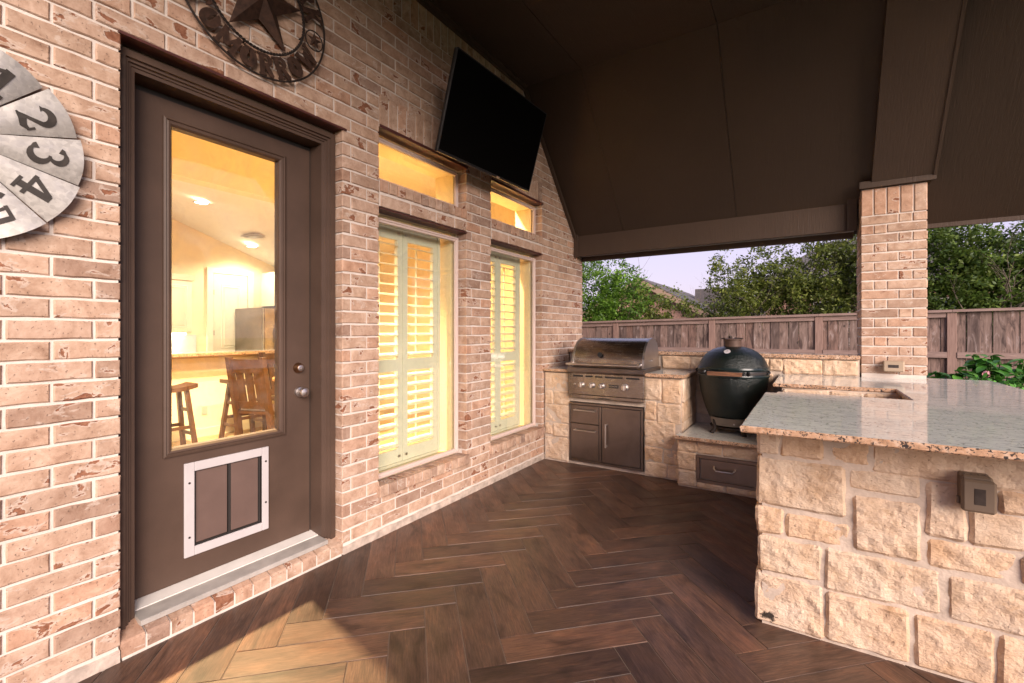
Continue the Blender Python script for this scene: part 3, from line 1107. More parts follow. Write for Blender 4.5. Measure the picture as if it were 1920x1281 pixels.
# boxed rafter running up from the pillar
rx0, rx1 = 2.965, 3.375
ya, yb = 0.2, 5.17
drop = 0.085
mb = MB()


def rz_(y): return 8.471 - 1.093 * y - drop


mb.prism([(rx0, 5.19, rz_(5.19)), (rx0, 5.19, rz_(5.19) + 0.10), (rx0, YC - 0.06, CEIL_Z - 0.003), (rx0, RY0, CEIL_Z - 0.003), (rx0, RY0, CEIL_Z - drop), (rx0, YC - 0.04, CEIL_Z - drop)], (rx1 - rx0, 0, 0))
mb.build('rafter_box', BEAM, roof)
mb = MB()
for x in (rx1 + 0.001,):
    mb.prism([(x, 5.19, rz_(5.19) - 0.012), (x, 5.19, rz_(5.19) + 0.09), (x, YC - 0.06, CEIL_Z - 0.004), (x, YC - 0.06, CEIL_Z - 0.10), (x, YC - 0.035, CEIL_Z - drop - 0.012)], (0.022, 0, 0))
mb.build('rafter_trim', BEAM, roof)
MB().box(2.880, 3.395, 5.165, 5.189, 2.695, 2.755).build('pillar_cap_trim', BEAM, roof, fix=False)
MB().box(2.896, 3.372, 5.1895, 5.55, 2.692, 2.72).build('pillar_cap', BEAM, roof, fix=False)
# eave board and outer roof deck
mb = MB()
mb.box(2.90 + 0.50, RX1, YE + 0.001, YE + 0.03, 2.355, 2.52)
mb.build('fascia', BEAM, roof, fix=False)
mb = MB()
mb.prism([(0.0, RY0, CEIL_Z + 0.022), (0.0, YC + 0.01, CEIL_Z + 0.022), (0.0, 5.62, 8.471 - 1.093 * 5.62 + 0.04), (0.0, 5.62, 8.471 - 1.093 * 5.62 + 0.10), (0.0, YC + 0.05, CEIL_Z + 0.14), (0.0, RY0, CEIL_Z + 0.14)], (RX1 + 0.03, 0, 0))
mb.build('roof_deck', simple('grey_shingle', (0.09, 0.08, 0.075), 0.95, var=0.3, nscale=30), roof)
mb = MB().box(0.0, RX1 + 0.03, RY0 - 0.03, RY0 - 0.001, CEIL_Z - 0.20, CEIL_Z + 0.14)
mb.box(RX1 + 0.001, RX1 + 0.03, RY0, YC, CEIL_Z - 0.03, CEIL_Z + 0.021)
mb.build('fascia', BEAM, roof, fix=False)

# ------------------------------------------------------------------ brick pillar
PL0, PL1, PF, PBK = 2.890, 3.345, 5.200, 5.620
pillar = thing('brick_pillar', (3.12, 5.41, 0), 'square pink brick pillar behind the stone island holding up the roof', 'pillar')
MB().box(PL0 + 0.007, PL1 - 0.007, PF + 0.007, PBK - 0.007, -0.1, 2.690).build('core', MORTAR, pillar, fix=False)
PB = Bricks()
ptop = 2.690
nc = 17
pz0 = 2.450 - 17 * CO
for k in range(nc):
    z = pz0 + k * CO + CO / 2
    if z < 0.955: continue
    pat = [(0, 0.262), (0.262, 0.358), (0.358, 0.455)] if k % 2 == 0 else [(0, 0.092), (0.092, 0.186), (0.186, 0.455)]
    for a, c in pat:
        PB.put((PL0 + (a + c) / 2, PF, z), c - a - (JT if 0 < a and c < 0.45 else JT / 2), BH, 0.045, R(-90))
    for side, x in ((R(180), PL0), (0, PL1)):
        for a, c in ([(0.0, 0.10), (0.10, 0.32), (0.32, 0.42)] if k % 2 else [(0.0, 0.21), (0.21, 0.42)]):
            PB.put((x, PF + (a + c) / 2 + (0.004 if a == 0 else 0), z), c - a - 0.014, BH, 0.04, side)
for i in range(5):
    PB.put((PL0 + 0.0455 + i * 0.091, PF, 2.570), 0.080, 0.232, 0.045, R(-90))
for side, x in ((R(180), PL0), (0, PL1)):
    for i in range(4):
        PB.put((x, PF + 0.055 + i * 0.103, 2.570), 0.090, 0.232, 0.04, side)
PB.link(pillar, 300)


# ------------------------------------------------------------------ stone masonry
def stone_obj(parent, face, a0, a1, z0, z1, plane, proud=0.026, seed=None, sides=0.06, rough=1.0):
    """rock-faced block. face 'y-': looks to -y at y=plane, a is x; 'x+': looks to +x at x=plane, a is y"""
    rr = random.Random(seed if seed is not None else random.random())
    nx = max(4, int((a1 - a0) / 0.012)); nz = max(3, int((z1 - z0) / 0.012))
    ox, oz = rr.uniform(0, 90), rr.uniform(0, 90)
    proud = proud * rr.uniform(0.75, 1.2)
    tx, tz = rr.uniform(-0.010, 0.010) * rough, rr.uniform(-0.010, 0.010) * rough
    cut = [rr.uniform(0.003, 0.011) for _ in range(4)]
    skew = [rr.uniform(-0.007, 0.007) for _ in range(4)]
    LA, LZ = a1 - a0, z1 - z0
    def P(u, w, dep):
        a = a0 + LA * u + (skew[0] if u < 0.5 else skew[1]) * (w - 0.5)
        z = z0 + LZ * w + (skew[2] if w < 0.5 else skew[3]) * (u - 0.5)
        if face == 'y-': return (a, plane - dep, z)
        if face == 'x+': return (plane + dep, a, z)
        if face == 'x-': return (plane - dep, a, z)
    a0 -= 0.006; a1 += 0.005; z0 -= 0.005 if z0 > 0.02 else 0; z1 += 0.005
    LA, LZ = a1 - a0, z1 - z0
    vs = []; fs = []
    for j in range(nz + 1):
        for i in range(nx + 1):
            u, w = i / nx, j / nz
            au, zw = LA * u, LZ * w
            # distance to the nearest side; every side is broken off at its own width
            e = min(au / cut[0], (LA - au) / cut[1], zw / cut[2], (LZ - zw) / cut[3])
            edge = max(0.0, min(1.0, e))
            big = noise.noise((ox + au * 7, oz + zw * 8, 0.3))
            nv = noise.fractal((ox + au * 17, oz + zw * 20, 0.3), 0.85, 2.0, 5)
            rid = noise.ridged_multi_fractal((oz + au * 9, ox + zw * 11 + au * 5, 1.3), 0.9, 2.0, 4, 1.0, 2.0)
            dep = proud * (0.55 + 0.45 * edge ** 0.7) + rough * (0.3 + 0.7 * edge) * (0.0035 * big + 0.0065 * nv + 0.0048 * (rid - 1.2)) + tx * (u - 0.5) + tz * (w - 0.5)
            bu = u in (0, 1); bw = w in (0, 1)
            if bu or bw:
                wob = 0.006 * noise.fractal((ox + au * 16, oz + zw * 16, 7), 0.9, 2.0, 3) * rough
                if bu and not bw: u += (wob if u < 0.5 else -wob) / LA
                elif bw and not bu: w += (wob if w < 0.5 else -wob) / LZ
                else:
                    u += (0.006 if u < 0.5 else -0.006) / LA; w += (0.005 if w < 0.5 else -0.005) / LZ
            vs.append(P(u, w, dep))
    W = nx + 1
    for j in range(nz):
        for i in range(nx):
            fs.append((j * W + i, j * W + i + 1, (j + 1) * W + i + 1, (j + 1) * W + i))
    border = [i for i in range(W)] + [j * W + nx for j in range(1, nz + 1)] + [nz * W + i for i in range(nx - 1, -1, -1)] + [j * W for j in range(nz - 1, 0, -1)]
    n = len(vs)
    back = []
    for bi in border:
        p = list(vs[bi])
        if face == 'y-': p[1] = plane + sides
        elif face == 'x+': p[0] = plane - sides
        else: p[0] = plane + sides
        vs.append(tuple(p))
    m = len(border)
    for i in range(m):
        k = (i + 1) % m
        fs.append((border[k], border[i], n + i, n + k))
    mb = MB(); mb.add(vs, fs)
    return mb.build('stone', STONE, parent, smooth=False)


CT = 1.012     # counter top height
island = thing('stone_island', (3.0, 3.0, 0), 'bar island of cream limestone blocks under an overhanging granite top', 'bar island')
IX0, IY = 2.288, 2.570
mb = MB()
mb.box(IX0 + 0.016, 3.70, IY - 0.005, 3.56, -0.05, CT - 0.031)
mb.box(3.02 + 0.03, 3.70, 3.5602, 5.18, -0.05, CT - 0.031)
mb.box(IX0 + 0.03, 3.0498, 4.235, 5.18, -0.05, CT - 0.031)
mb.build('core', STONE_MORTAR, island, fix=False)
ISL = [(2.288, 2.372, 0.826, 0.975), (2.384, 2.546, 0.828, 0.978), (2.563, 2.722, 0.828, 0.978), (2.734, 3.240, 0.806, 0.978), (3.255, 3.705, 0.81, 0.978),
       (2.286, 2.630, 0.588, 0.806), (2.648, 2.886, 0.718, 0.804), (2.668, 2.886, 0.455, 0.686), (2.914, 3.028, 0.576, 0.794),
       (3.046, 3.196, 0.572, 0.700), (3.128, 3.300, 0.716, 0.794), (3.214, 3.46, 0.572, 0.700), (3.32, 3.705, 0.716, 0.794), (3.476, 3.705, 0.572, 0.700),
       (2.282, 2.392, 0.447, 0.565), (2.410, 2.648, 0.447, 0.552), (2.292, 2.544, 0.266, 0.424), (2.563, 2.950, 0.250, 0.428),
       (2.916, 3.170, 0.446, 0.552), (3.190, 3.46, 0.446, 0.552), (3.478, 3.705, 0.446, 0.552), (2.980, 3.250, 0.248, 0.420), (3.27, 3.50, 0.248, 0.42), (3.52, 3.705, 0.248, 0.42),
       (2.280, 2.548, 0.006, 0.244), (2.567, 2.852, 0.010, 0.228), (2.876, 3.108, 0.010, 0.226), (3.128, 3.38, 0.012, 0.228), (3.40, 3.705, 0.012, 0.228)]
for i, (a, c, z0, z1) in enumerate(ISL):
    if i == 24:
        sc_stone = stone_obj(island, 'y-', a, c, z0, z1, IY + 0.010, 0.026, 100 + i)
    else:
        stone_obj(island, 'y-', a, c, z0, z1, IY + 0.010, 0.020 if z0 > 0.8 else 0.027, 100 + i, rough=0.55 if i in (6, 9) else 1.0)
# soot spot at the foot of the corner stone
soot, nt, b, o = M('scorched_limestone')
src = STONE.node_tree
soot2 = STONE.copy(); soot2.name = 'scorched_limestone'
nt = soot2.node_tree
bs = next(n for n in nt.nodes if n.type == 'BSDF_PRINCIPLED')
old = bs.inputs['Base Color'].links[0].from_socket
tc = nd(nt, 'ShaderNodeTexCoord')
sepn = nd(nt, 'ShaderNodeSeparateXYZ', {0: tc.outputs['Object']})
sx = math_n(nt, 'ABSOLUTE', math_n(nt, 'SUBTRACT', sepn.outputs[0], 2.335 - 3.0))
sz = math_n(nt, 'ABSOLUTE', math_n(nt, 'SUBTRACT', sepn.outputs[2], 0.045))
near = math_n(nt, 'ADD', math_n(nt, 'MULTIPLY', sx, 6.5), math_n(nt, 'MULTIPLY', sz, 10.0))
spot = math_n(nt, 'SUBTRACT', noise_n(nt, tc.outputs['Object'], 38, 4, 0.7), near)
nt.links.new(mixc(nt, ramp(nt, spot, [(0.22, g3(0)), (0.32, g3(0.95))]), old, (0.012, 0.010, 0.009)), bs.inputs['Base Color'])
sc_stone.data.materials[0] = soot2
bpy.data.materials.remove(soot)
# left face stones (towards the walkway) and stones lining the notch
for (a, c, z0, z1) in [(2.60, 2.95, 0.59, 0.80), (2.97, 3.50, 0.59, 0.80), (2.60, 3.1, 0.27, 0.57), (3.12, 3.5, 0.27, 0.57), (2.6, 2.9, 0.01, 0.25), (2.92, 3.5, 0.01, 0.25), (2.60, 3.05, 0.82, 0.975), (3.07, 3.5, 0.82, 0.975)]:
    stone_obj(island, 'x-', a, c, z0, z1, IX0 + 0.016, 0.014)
for (a, c, z0, z1) in [(2.33, 2.62, 0.78, 0.965), (2.64, 2.83, 0.78, 0.965), (2.85, 3.03, 0.78, 0.965), (2.33, 2.7, 0.5, 0.76), (2.72, 3.03, 0.5, 0.76)]:
    stone_obj(island, 'y-', a, c, z0, z1, 4.225, 0.018)


def slab(mb, outline, z0, z1, b=0.006, wob=0.0):
    """thick plate from a plan outline (counter-clockwise) with eased edges"""
    n = len(outline)
    def inset(d):
        out = []
        for i in range(n):
            p0, p, p1 = outline[i - 1], outline[i], outline[(i + 1) % n]
            e0 = Vector((p[0] - p0[0], p[1] - p0[1])).normalized(); e1 = Vector((p1[0] - p[0], p1[1] - p[1])).normalized()
            n0 = Vector((-e0.y, e0.x)); n1 = Vector((-e1.y, e1.x))
            m_ = (n0 + n1); m_ = m_ / max(0.3, m_.dot(n0)) if m_.length > 1e-6 else n0
            out.append((p[0] + m_.x * d, p[1] + m_.y * d))
        return out
    rings = [(inset(b), z0), (outline, z0 + b), (outline, z1 - b), (inset(b), z1)]
    vs = [(x, y, z) for ring, z in rings for x, y in ring]
    fs = [tuple(reversed(range(n))), tuple(range(3 * n, 4 * n))]
    for k in range(3):
        for i in range(n):
            j = (i + 1) % n
            fs.append((k * n + i, k * n + j, k * n + n + j, k * n + n + i))
    mb.add(vs, fs)
    return mb


def dense(outline, step=0.04, jit=0.0016):
    out = []
    for i, p in enumerate(outline):
        q = outline[(i + 1) % len(outline)]
        L = math.hypot(q[0] - p[0], q[1] - p[1]); k = max(1, int(L / step))
        for t in range(k):
            f = t / k
            j = 0 if t == 0 else random.uniform(-jit, jit)
            nx, ny = (q[1] - p[1]) / L, -(q[0] - p[0]) / L
            out.append((p[0] + (q[0] - p[0]) * f + nx * j, p[1] + (q[1] - p[1]) * f + ny * j))
    return out


top = [(2.243, 2.234), (3.765, 2.234), (3.775, 5.395), (3.352, 5.395), (3.352, 5.196), (2.258, 5.196), (2.258, 4.205), (3.018, 4.250), (3.018, 3.615), (2.312, 3.640), (2.312, 3.555), (2.247, 3.555)]
slab(MB(), dense(top), CT - 0.030, CT).build('granite_top', GRANITE, island)

# --------------------------------------------------------------- grill counter
grillc = thing('grill_counter', (0.9, 4.9, 0), 'cream limestone grill counter with granite ledges against the house wall', 'outdoor counter')
GY = 4.562
mb = MB()
mb.box(0.012, 0.312, GY + 0.000, 5.19, -0.05, 0.968)
mb.box(1.130, 1.480, GY + 0.003, 5.19, -0.05, 0.968)
mb.box(0.3122, 1.1298, GY + 0.012, 5.19, -0.05, 0.030)
mb.box(0.3122, 1.1298, GY + 0.012, 5.19, 0.670, 0.730)
mb.box(0.3122, 1.1298, 5.10, 5.19, 0.0302, 0.6698)
mb.box(0.012, 2.883, 5.208, 5.42, -0.05, 1.163)
mb.box(1.4802, 2.80, 4.444, 5.19, -0.05, 0.434)
mb.build('core', STONE_MORTAR, grillc, fix=False)
GS = [(0.020, 0.308, 0.785, 0.962), (0.020, 0.112, 0.625, 0.770), (0.126, 0.308, 0.625, 0.770), (0.020, 0.308, 0.425, 0.610), (0.020, 0.108, 0.290, 0.412), (0.122, 0.308, 0.275, 0.412), (0.020, 0.308, 0.012, 0.262),
      (1.135, 1.288, 0.755, 0.958), (1.302, 1.472, 0.735, 0.955), (1.135, 1.240, 0.560, 0.735), (1.256, 1.472, 0.535, 0.718), (1.135, 1.420, 0.296, 0.542), (1.135, 1.302, 0.150, 0.284), (1.135, 1.340, 0.008, 0.138), (1.318, 1.472, 0.150, 0.284), (1.356, 1.472, 0.008, 0.138)]
for i, (a, c, z0, z1) in enumerate(GS):
    stone_obj(grillc, 'y-', a, c, z0, z1, GY + 0.010, 0.018, 300 + i)
for i, (a, c, z0, z1) in enumerate([(1.478, 1.640, 0.330, 0.425), (1.655, 1.850, 0.322, 0.428), (1.866, 2.28, 0.322, 0.428), (1.478, 1.632, 0.160, 0.316), (1.478, 1.632, 0.008, 0.146), (1.650, 1.878, 0.006, 0.058), (1.894, 2.28, 0.006, 0.058)]):
    stone_obj(grillc, 'y-', a, c, z0, z1, 4.450, 0.016, 340 + i)
for i, (a, c, z0, z1) in enumerate([(4.585, 4.80, 0.75, 0.955), (4.815, 5.18, 0.75, 0.955), (4.585, 4.93, 0.56, 0.735), (4.945, 5.18, 0.56, 0.735), (4.585, 4.80, 0.475, 0.548), (4.815, 5.18, 0.475, 0.548)]):
    stone_obj(grillc, 'x+', a, c, z0, z1, 1.478, 0.014, 360 + i)
for i, (a, c, z0, z1) in enumerate([(1.14, 1.42, 1.020, 1.150), (1.435, 1.56, 1.020, 1.150), (1.575, 1.80, 1.03, 1.150), (1.815, 2.16, 1.02, 1.150), (2.175, 2.28, 1.040, 1.148), (2.294, 2.60, 1.022, 1.150), (2.615, 2.865, 1.022, 1.150),
                                     (1.50, 1.80, 0.80, 1.0), (1.815, 2.20, 0.80, 1.0), (1.50, 1.72, 0.56, 0.785), (1.735, 2.20, 0.56, 0.785)]):
    stone_obj(grillc, 'y-', a, c, z0, z1, 5.205, 0.016, 380 + i)
slab(MB(), dense([(0.010, 4.528), (0.318, 4.528), (0.318, 5.185), (0.010, 5.185)]), CT - 0.032, CT).build('granite_top', GRANITE, grillc)
slab(MB(), dense([(1.148, 4.522), (1.512, 4.522), (1.512, 5.185), (1.148, 5.185)]), CT - 0.036, CT).build('granite_top', GRANITE, grillc)
slab(MB(), dense([(0.012, 5.172), (2.886, 5.172), (2.886, 5.46), (0.012, 5.46)]), 1.164, 1.204).build('granite_ledge', GRANITE, grillc)
slab(MB(), dense([(1.462, 4.388), (2.80, 4.388), (2.80, 5.185), (1.4962, 5.185), (1.4962, 4.532), (1.462, 4.532)]), 0.4345, 0.468).build('granite_shelf', GRANITE, grillc)

# --------------------------------------------------------------- gas grill
gg = thing('gas_grill', (0.74, 4.8, 0.74), 'built in stainless steel gas grill with domed lid, closed', 'grill')
mb = MB()
mb.bbox(0.335, 1.144, 4.500, 4.556, 0.758, 0.985, 0.006)
mb.bbox(0.338, 1.141, 4.510, 4.557, 0.722, 0.7575, 0.004)
mb.box(0.345, 1.13, 4.5575, 5.10, 0.74, 1.013)
mb.build('control_panel', STEEL, gg)
mb = MB()
mb.prism([(0.322, 4.496, 0.9855), (0.322, 4.488, 1.002), (0.322, 4.500, 1.040), (0.322, 4.565, 1.046), (0.322, 5.10, 1.046), (0.322, 5.10, 0.9855)], (0.824, 0, 0))
mb.build('firebox_rim', STEEL_D, gg)
mb = MB()
for a, c in ((0.39, 0.50), (0.53, 0.61), (0.635, 0.715), (0.745, 0.93), (0.965, 1.10)):
    mb.box(a, c, 4.4985, 4.5035, 0.945, 0.962)
mb.build('vent_slot', BLACKP, gg)
MB().box(0.66, 0.80, 4.5085, 4.512, 0.7285, 0.735).build('tray_slot', BLACKP, gg)
prof = [(4.560, 1.048), (4.556, 1.085), (4.566, 1.14), (4.590, 1.20), (4.632, 1.262), (4.695, 1.312), (4.775, 1.342), (4.86, 1.350), (4.94, 1.338), (5.02, 1.295), (5.07, 1.22), (5.09, 1.12), (5.09, 1.048)]
n = len(prof)
vs = [(0.368, y, z) for y, z in prof] + [(1.106, y, z) for y, z in prof]
mb = MB().add(vs, [(i, i + 1, n + i + 1, n + i) for i in range(n - 1)])
mb.build('lid', STEEL, gg, True)
for x0, x1 in ((0.346, 0.3676), (1.1064, 1.128)):
    pr2 = [(4.825 + (y - 4.825) * 1.012, 1.048 + (z - 1.048) * 1.014) for y, z in prof]
    MB().prism([(x0, y, z) for y, z in pr2], (x1 - x0, 0, 0)).build('lid_end', STEEL_S, gg)
MB().prism([(0.3681, 4.556, 1.088), (0.3681, 4.543, 1.088), (0.3681, 4.540, 1.080), (0.3681, 4.547, 1.050), (0.3681, 4.556, 1.050)], (0.7378, 0, 0)).build('lid_lip', STEEL_D, gg)
mb = MB()
mb.cyl((0.322, 4.488, 1.078), (1.10, 4.488, 1.078), 0.0115, 14)
hb = mb.build('lid_handle', NICKEL, gg, True)
mb = MB()
for x in (0.352, 1.085):
    mb.tube([(x, 4.488, 1.078), (x, 4.52, 1.082), (x, 4.553, 1.09)], [0.019, 0.016, 0.02], 12)
mb.cyl((0.312, 4.488, 1.078), (0.324, 4.488, 1.078), 0.016, 14)
mb.build('handle_bracket', NICKEL, hb, True)
th = MB().lathe([(0.052, 0), (0.052, 0.012), (0.045, 0.017), (0.036, 0.011), (0.004, 0.010)], (0, 0, 0), 28, 'z')
tg = th.build('temperature_gauge', CHROME, gg, True)
tg.location = Vector((0.665, 4.568, 1.178)) - org(gg)
tg.rotation_euler = (R(78), 0, 0)
td = MB().lathe([(0.026, 0.0125), (0.024, 0.013), (0.002, 0.013)], (0, 0, 0), 20, 'z').build('dial', BLACKP, None)
td.parent = tg
for x in (0.487, 0.602, 0.710, 0.952):
    r_ = 0.031 if x < 0.9 else 0.037
    kn = MB().lathe([(r_, 0.0), (r_, 0.006), (r_ * 0.84, 0.008), (r_ * 0.80, 0.030), (r_ * 0.72, 0.036), (0.002, 0.037)], (x, 0, 0.862), 24, 'y')
    kn.v = [(a, 4.4995 - c, d) for a, c, d in kn.v]
    kk = kn.build('control_knob', NICKEL, gg, True)
    MB().bbox(x - 0.005, x + 0.005, 4.4505, 4.4660, 0.862 - r_ * 0.72, 0.862 + r_ * 0.72, 0.002).build('grip', NICKEL, kk)
ig = MB().lathe([(0.010, 0), (0.009, 0.008), (0.002, 0.010)], (0, 0, 0), 12, 'z').build('igniter', NICKEL, None, True)
ig.parent = gg
ig.location = Vector((0.405, 4.4995, 0.866)) - org(gg); ig.rotation_euler = (R(90), 0, 0)
bd = MB().bbox(0.785, 0.884, 4.4935, 4.4995, 0.848, 0.880, 0.0015).build('badge', BLACKP, gg)
fc = bpy.data.curves.new('badge_lettering', 'FONT')
fc.body = 'COYOTE'; fc.size = 0.0215; fc.align_x = 'CENTER'; fc.align_y = 'CENTER'; fc.extrude = 0.0004; fc.offset = 0.0003
fo = bpy.data.objects.new('badge_source', fc)
fm = bpy.data.meshes.new_from_object(fo)
bpy.data.objects.remove(fo)
fo = bpy.data.objects.new('badge_lettering', fm)
fm.materials.clear(); fm.materials.append(NICKEL)
COL.objects.link(fo); fo.parent = bd
fo.location = Vector((0.8345, 4.4930, 0.864)) - org(gg); fo.rotation_euler = (R(90), 0, 0)
MB().cyl((1.1285, 4.78, 1.12), (1.150, 4.78, 1.12), 0.006, 8).build('rotisserie_stub', NICKEL, gg)

# --------------------------------------------------------------- steel drawers and doors


def bar_handle(parent, p0, p1, out, r=0.0075):
    p0, p1, out = Vector(p0), Vector(p1), Vector(out)
    mb = MB()
    mb.tube([p0 + out, p1 + out], r, 12)
    d = (p1 - p0).normalized()
    for q in (p0 + d * 0.012, p1 - d * 0.012):
        mb.tube([q, q + out * 0.98], r * 1.1, 10)
    return mb.build('handle', NICKEL, parent, True)


cb = thing('steel_cabinet', (0.72, 4.56, 0.03), 'stainless cabinet below the gas grill with two drawers beside one door', 'cabinet')
mb = MB()
CX0, CX1, CZ0, CZ1, FY = 0.318, 1.122, 0.036, 0.664, 4.545
mb.bbox(CX0, CX1, FY, 4.70, CZ0, CZ0 + 0.024, 0.003)
mb.bbox(CX0, CX1, FY, 4.70, CZ1 - 0.024, CZ1, 0.003)
mb.bbox(CX0, CX0 + 0.016, FY + 0.0006, 4.70, CZ0 + 0.0245, CZ1 - 0.0245, 0.003)
mb.bbox(CX1 - 0.026, CX1, FY + 0.0006, 4.70, CZ0 + 0.0245, CZ1 - 0.0245, 0.003)
mb.bbox(0.660, 0.684, FY + 0.0006, 4.70, CZ0 + 0.0245, CZ1 - 0.0245, 0.003)
mb.box(CX0 + 0.02, CX1 - 0.03, 4.64, 4.69, CZ0 + 0.025, CZ1 - 0.025)
mb.build('cabinet_frame', STEEL_D, cb)
for z0, z1, hz in ((0.447, 0.636, 0.588), (0.064, 0.441, 0.375)):
    dr = MB().bbox(0.338, 0.656, FY + 0.002, FY + 0.03, z0, z1, 0.003).build('drawer', STEEL_D, cb)
    bar_handle(dr, (0.385, FY, hz), (0.630, FY, hz), (0, -0.032, 0))
dd = MB().bbox(0.689, 1.092, FY + 0.002, FY + 0.03, 0.064, 0.636, 0.003).build('cabinet_door', STEEL_D, cb)
bar_handle(dd, (0.742, FY, 0.228), (0.742, FY, 0.470), (0, -0.032, 0))

dw = thing('drawer_unit', (1.95, 4.44, 0.07), 'single stainless drawer in the low stone base under the green cooker', 'drawer')
DY = 4.428
mb = MB()
mb.bbox(1.640, 2.270, DY, 4.60, 0.284, 0.310, 0.003)
mb.bbox(1.640, 2.270, DY, 4.60, 0.064, 0.092, 0.003)
mb.bbox(1.640, 1.668, DY + 0.0006, 4.60, 0.0925, 0.2835, 0.003)
mb.bbox(2.242, 2.270, DY + 0.0006, 4.60, 0.0925, 0.2835, 0.003)
mb.box(1.66, 2.25, 4.56, 4.59, 0.09, 0.285)
mb.build('drawer_frame', STEEL_LIT, dw)
df = MB().bbox(1.676, 2.236, DY + 0.004, DY + 0.03, 0.099, 0.277, 0.003).build('drawer_front', STEEL_LIT, dw)
mb = MB()
mb.tube([(1.79, DY + 0.004, 0.222), (1.792, DY - 0.030, 0.212), (1.81, DY - 0.042, 0.196), (1.94, DY - 0.042, 0.196), (1.958, DY - 0.030, 0.212), (1.96, DY + 0.004, 0.222)], 0.0075, 10)
mb.build('handle', NICKEL, df, True)

# --------------------------------------------------------------- ceramic kamado cooker
EC = Vector((1.885, 4.86, 0.468))
eg = thing('kamado_cooker', EC, 'dark green pebbled ceramic egg cooker on the low granite shelf', 'cooker')
H0 = EC.z
low = [(0.10, 0.535), (0.165, 0.53), (0.186, 0.565), (0.212, 0.62), (0.243, 0.70), (0.268, 0.78), (0.286, 0.86), (0.297, 0.93), (0.302, 0.975), (0.303, 0.998)]
MB().lathe(low, (EC.x, EC.y, 0), 72).build('base', EGG, eg, True)
up = [(0.303, 1.088), (0.297, 1.105), (0.286, 1.13), (0.268, 1.165), (0.244, 1.198), (0.212, 1.228), (0.172, 1.252), (0.130, 1.268), (0.088, 1.277), (0.078, 1.279)]
dome = MB().lathe(up, (EC.x, EC.y, 0), 72).build('dome', EGG, eg, True)
MB().lathe([(0.300, 0.9985), (0.311, 1.001), (0.314, 1.012), (0.311, 1.022), (0.301, 1.026)], (EC.x, EC.y, 0), 64).build('lower_rim', EGG_RIM, eg, True)
MB().lathe([(0.300, 1.062), (0.312, 1.064), (0.316, 1.076), (0.311, 1.090), (0.300, 1.0925)], (EC.x, EC.y, 0), 64).build('upper_rim', EGG_RIM, eg, True)
mb = MB()
mb.lathe([(0.299, 1.0262), (0.309, 1.0266), (0.309, 1.040), (0.304, 1.0405)], (EC.x, EC.y, 0), 64)
mb.lathe([(0.304, 1.044), (0.309, 1.0445), (0.309, 1.061), (0.299, 1.0615)], (EC.x, EC.y, 0), 64)
mb.build('steel_band', BLACKP, eg, True)
MB().lathe([(0.296, 1.030), (0.300, 1.031), (0.300, 1.058), (0.296, 1.059)], (EC.x, EC.y, 0), 64).build('felt_gasket', simple('felt', (0.16, 0.10, 0.07), 0.95), eg, True)
MB().lathe([(0.079, 1.2765), (0.077, 1.285), (0.076, 1.338), (0.083, 1.341), (0.084, 1.350), (0.060, 1.356), (0.002, 1.357)], (EC.x, EC.y, 0), 40).build('chimney_cap', simple('brown_cast_iron', (0.085, 0.048, 0.034), 0.65, metal=0.3, var=0.25, nscale=20), eg, True)
mb = MB()
mb.lathe([(0.016, 1.357), (0.018, 1.364), (0.015, 1.378), (0.006, 1.382)], (EC.x - 0.018, EC.y - 0.02, 0), 14)
mb.tube([(EC.x + 0.02, EC.y - 0.03, 1.361), (EC.x + 0.092, EC.y - 0.02, 1.356)], 0.005, 8)
mb.tube([(EC.x - 0.06, EC.y - 0.03, 1.358), (EC.x - 0.095, EC.y - 0.035, 1.352)], 0.006, 8)
mb.build('vent_knob', DARKIRON, eg, True)
fa = math.atan2(-1, -0.10 + 0.02)      # front faces the camera
fdir = Vector((math.cos(fa), math.sin(fa), 0)); sdir = Vector((-fdir.y, fdir.x, 0))


def on_ring(r, a, z):
    return Vector((EC.x, EC.y, z)) + (fdir * math.cos(a) + sdir * math.sin(a)) * r


# thermometer
gd = (fdir * 0.62 + Vector((0, 0, 0.78))).normalized()
gp = Vector((EC.x, EC.y, 0)) + fdir * 0.216 + Vector((0, 0, 1.230))
tm = MB().lathe([(0.036, 0.0), (0.036, 0.010), (0.031, 0.013), (0.029, 0.010), (0.002, 0.0095)], (0, 0, 0), 28).build('thermometer', NICKEL, eg, True)
tm.location = gp - org(eg)
tm.rotation_euler = gd.to_track_quat('Z', 'Y').to_euler()
tf = MB().lathe([(0.0285, 0.0105), (0.002, 0.0107)], (0, 0, 0), 24).build('dial', simple('dial_face', (0.45, 0.42, 0.44), 0.4), None, True)
tf.parent = tm
nn_ = MB().box(-0.001, 0.001, -0.004, 0.018, 0.0112, 0.0122).build('needle', BLACKP, None); nn_.parent = tm
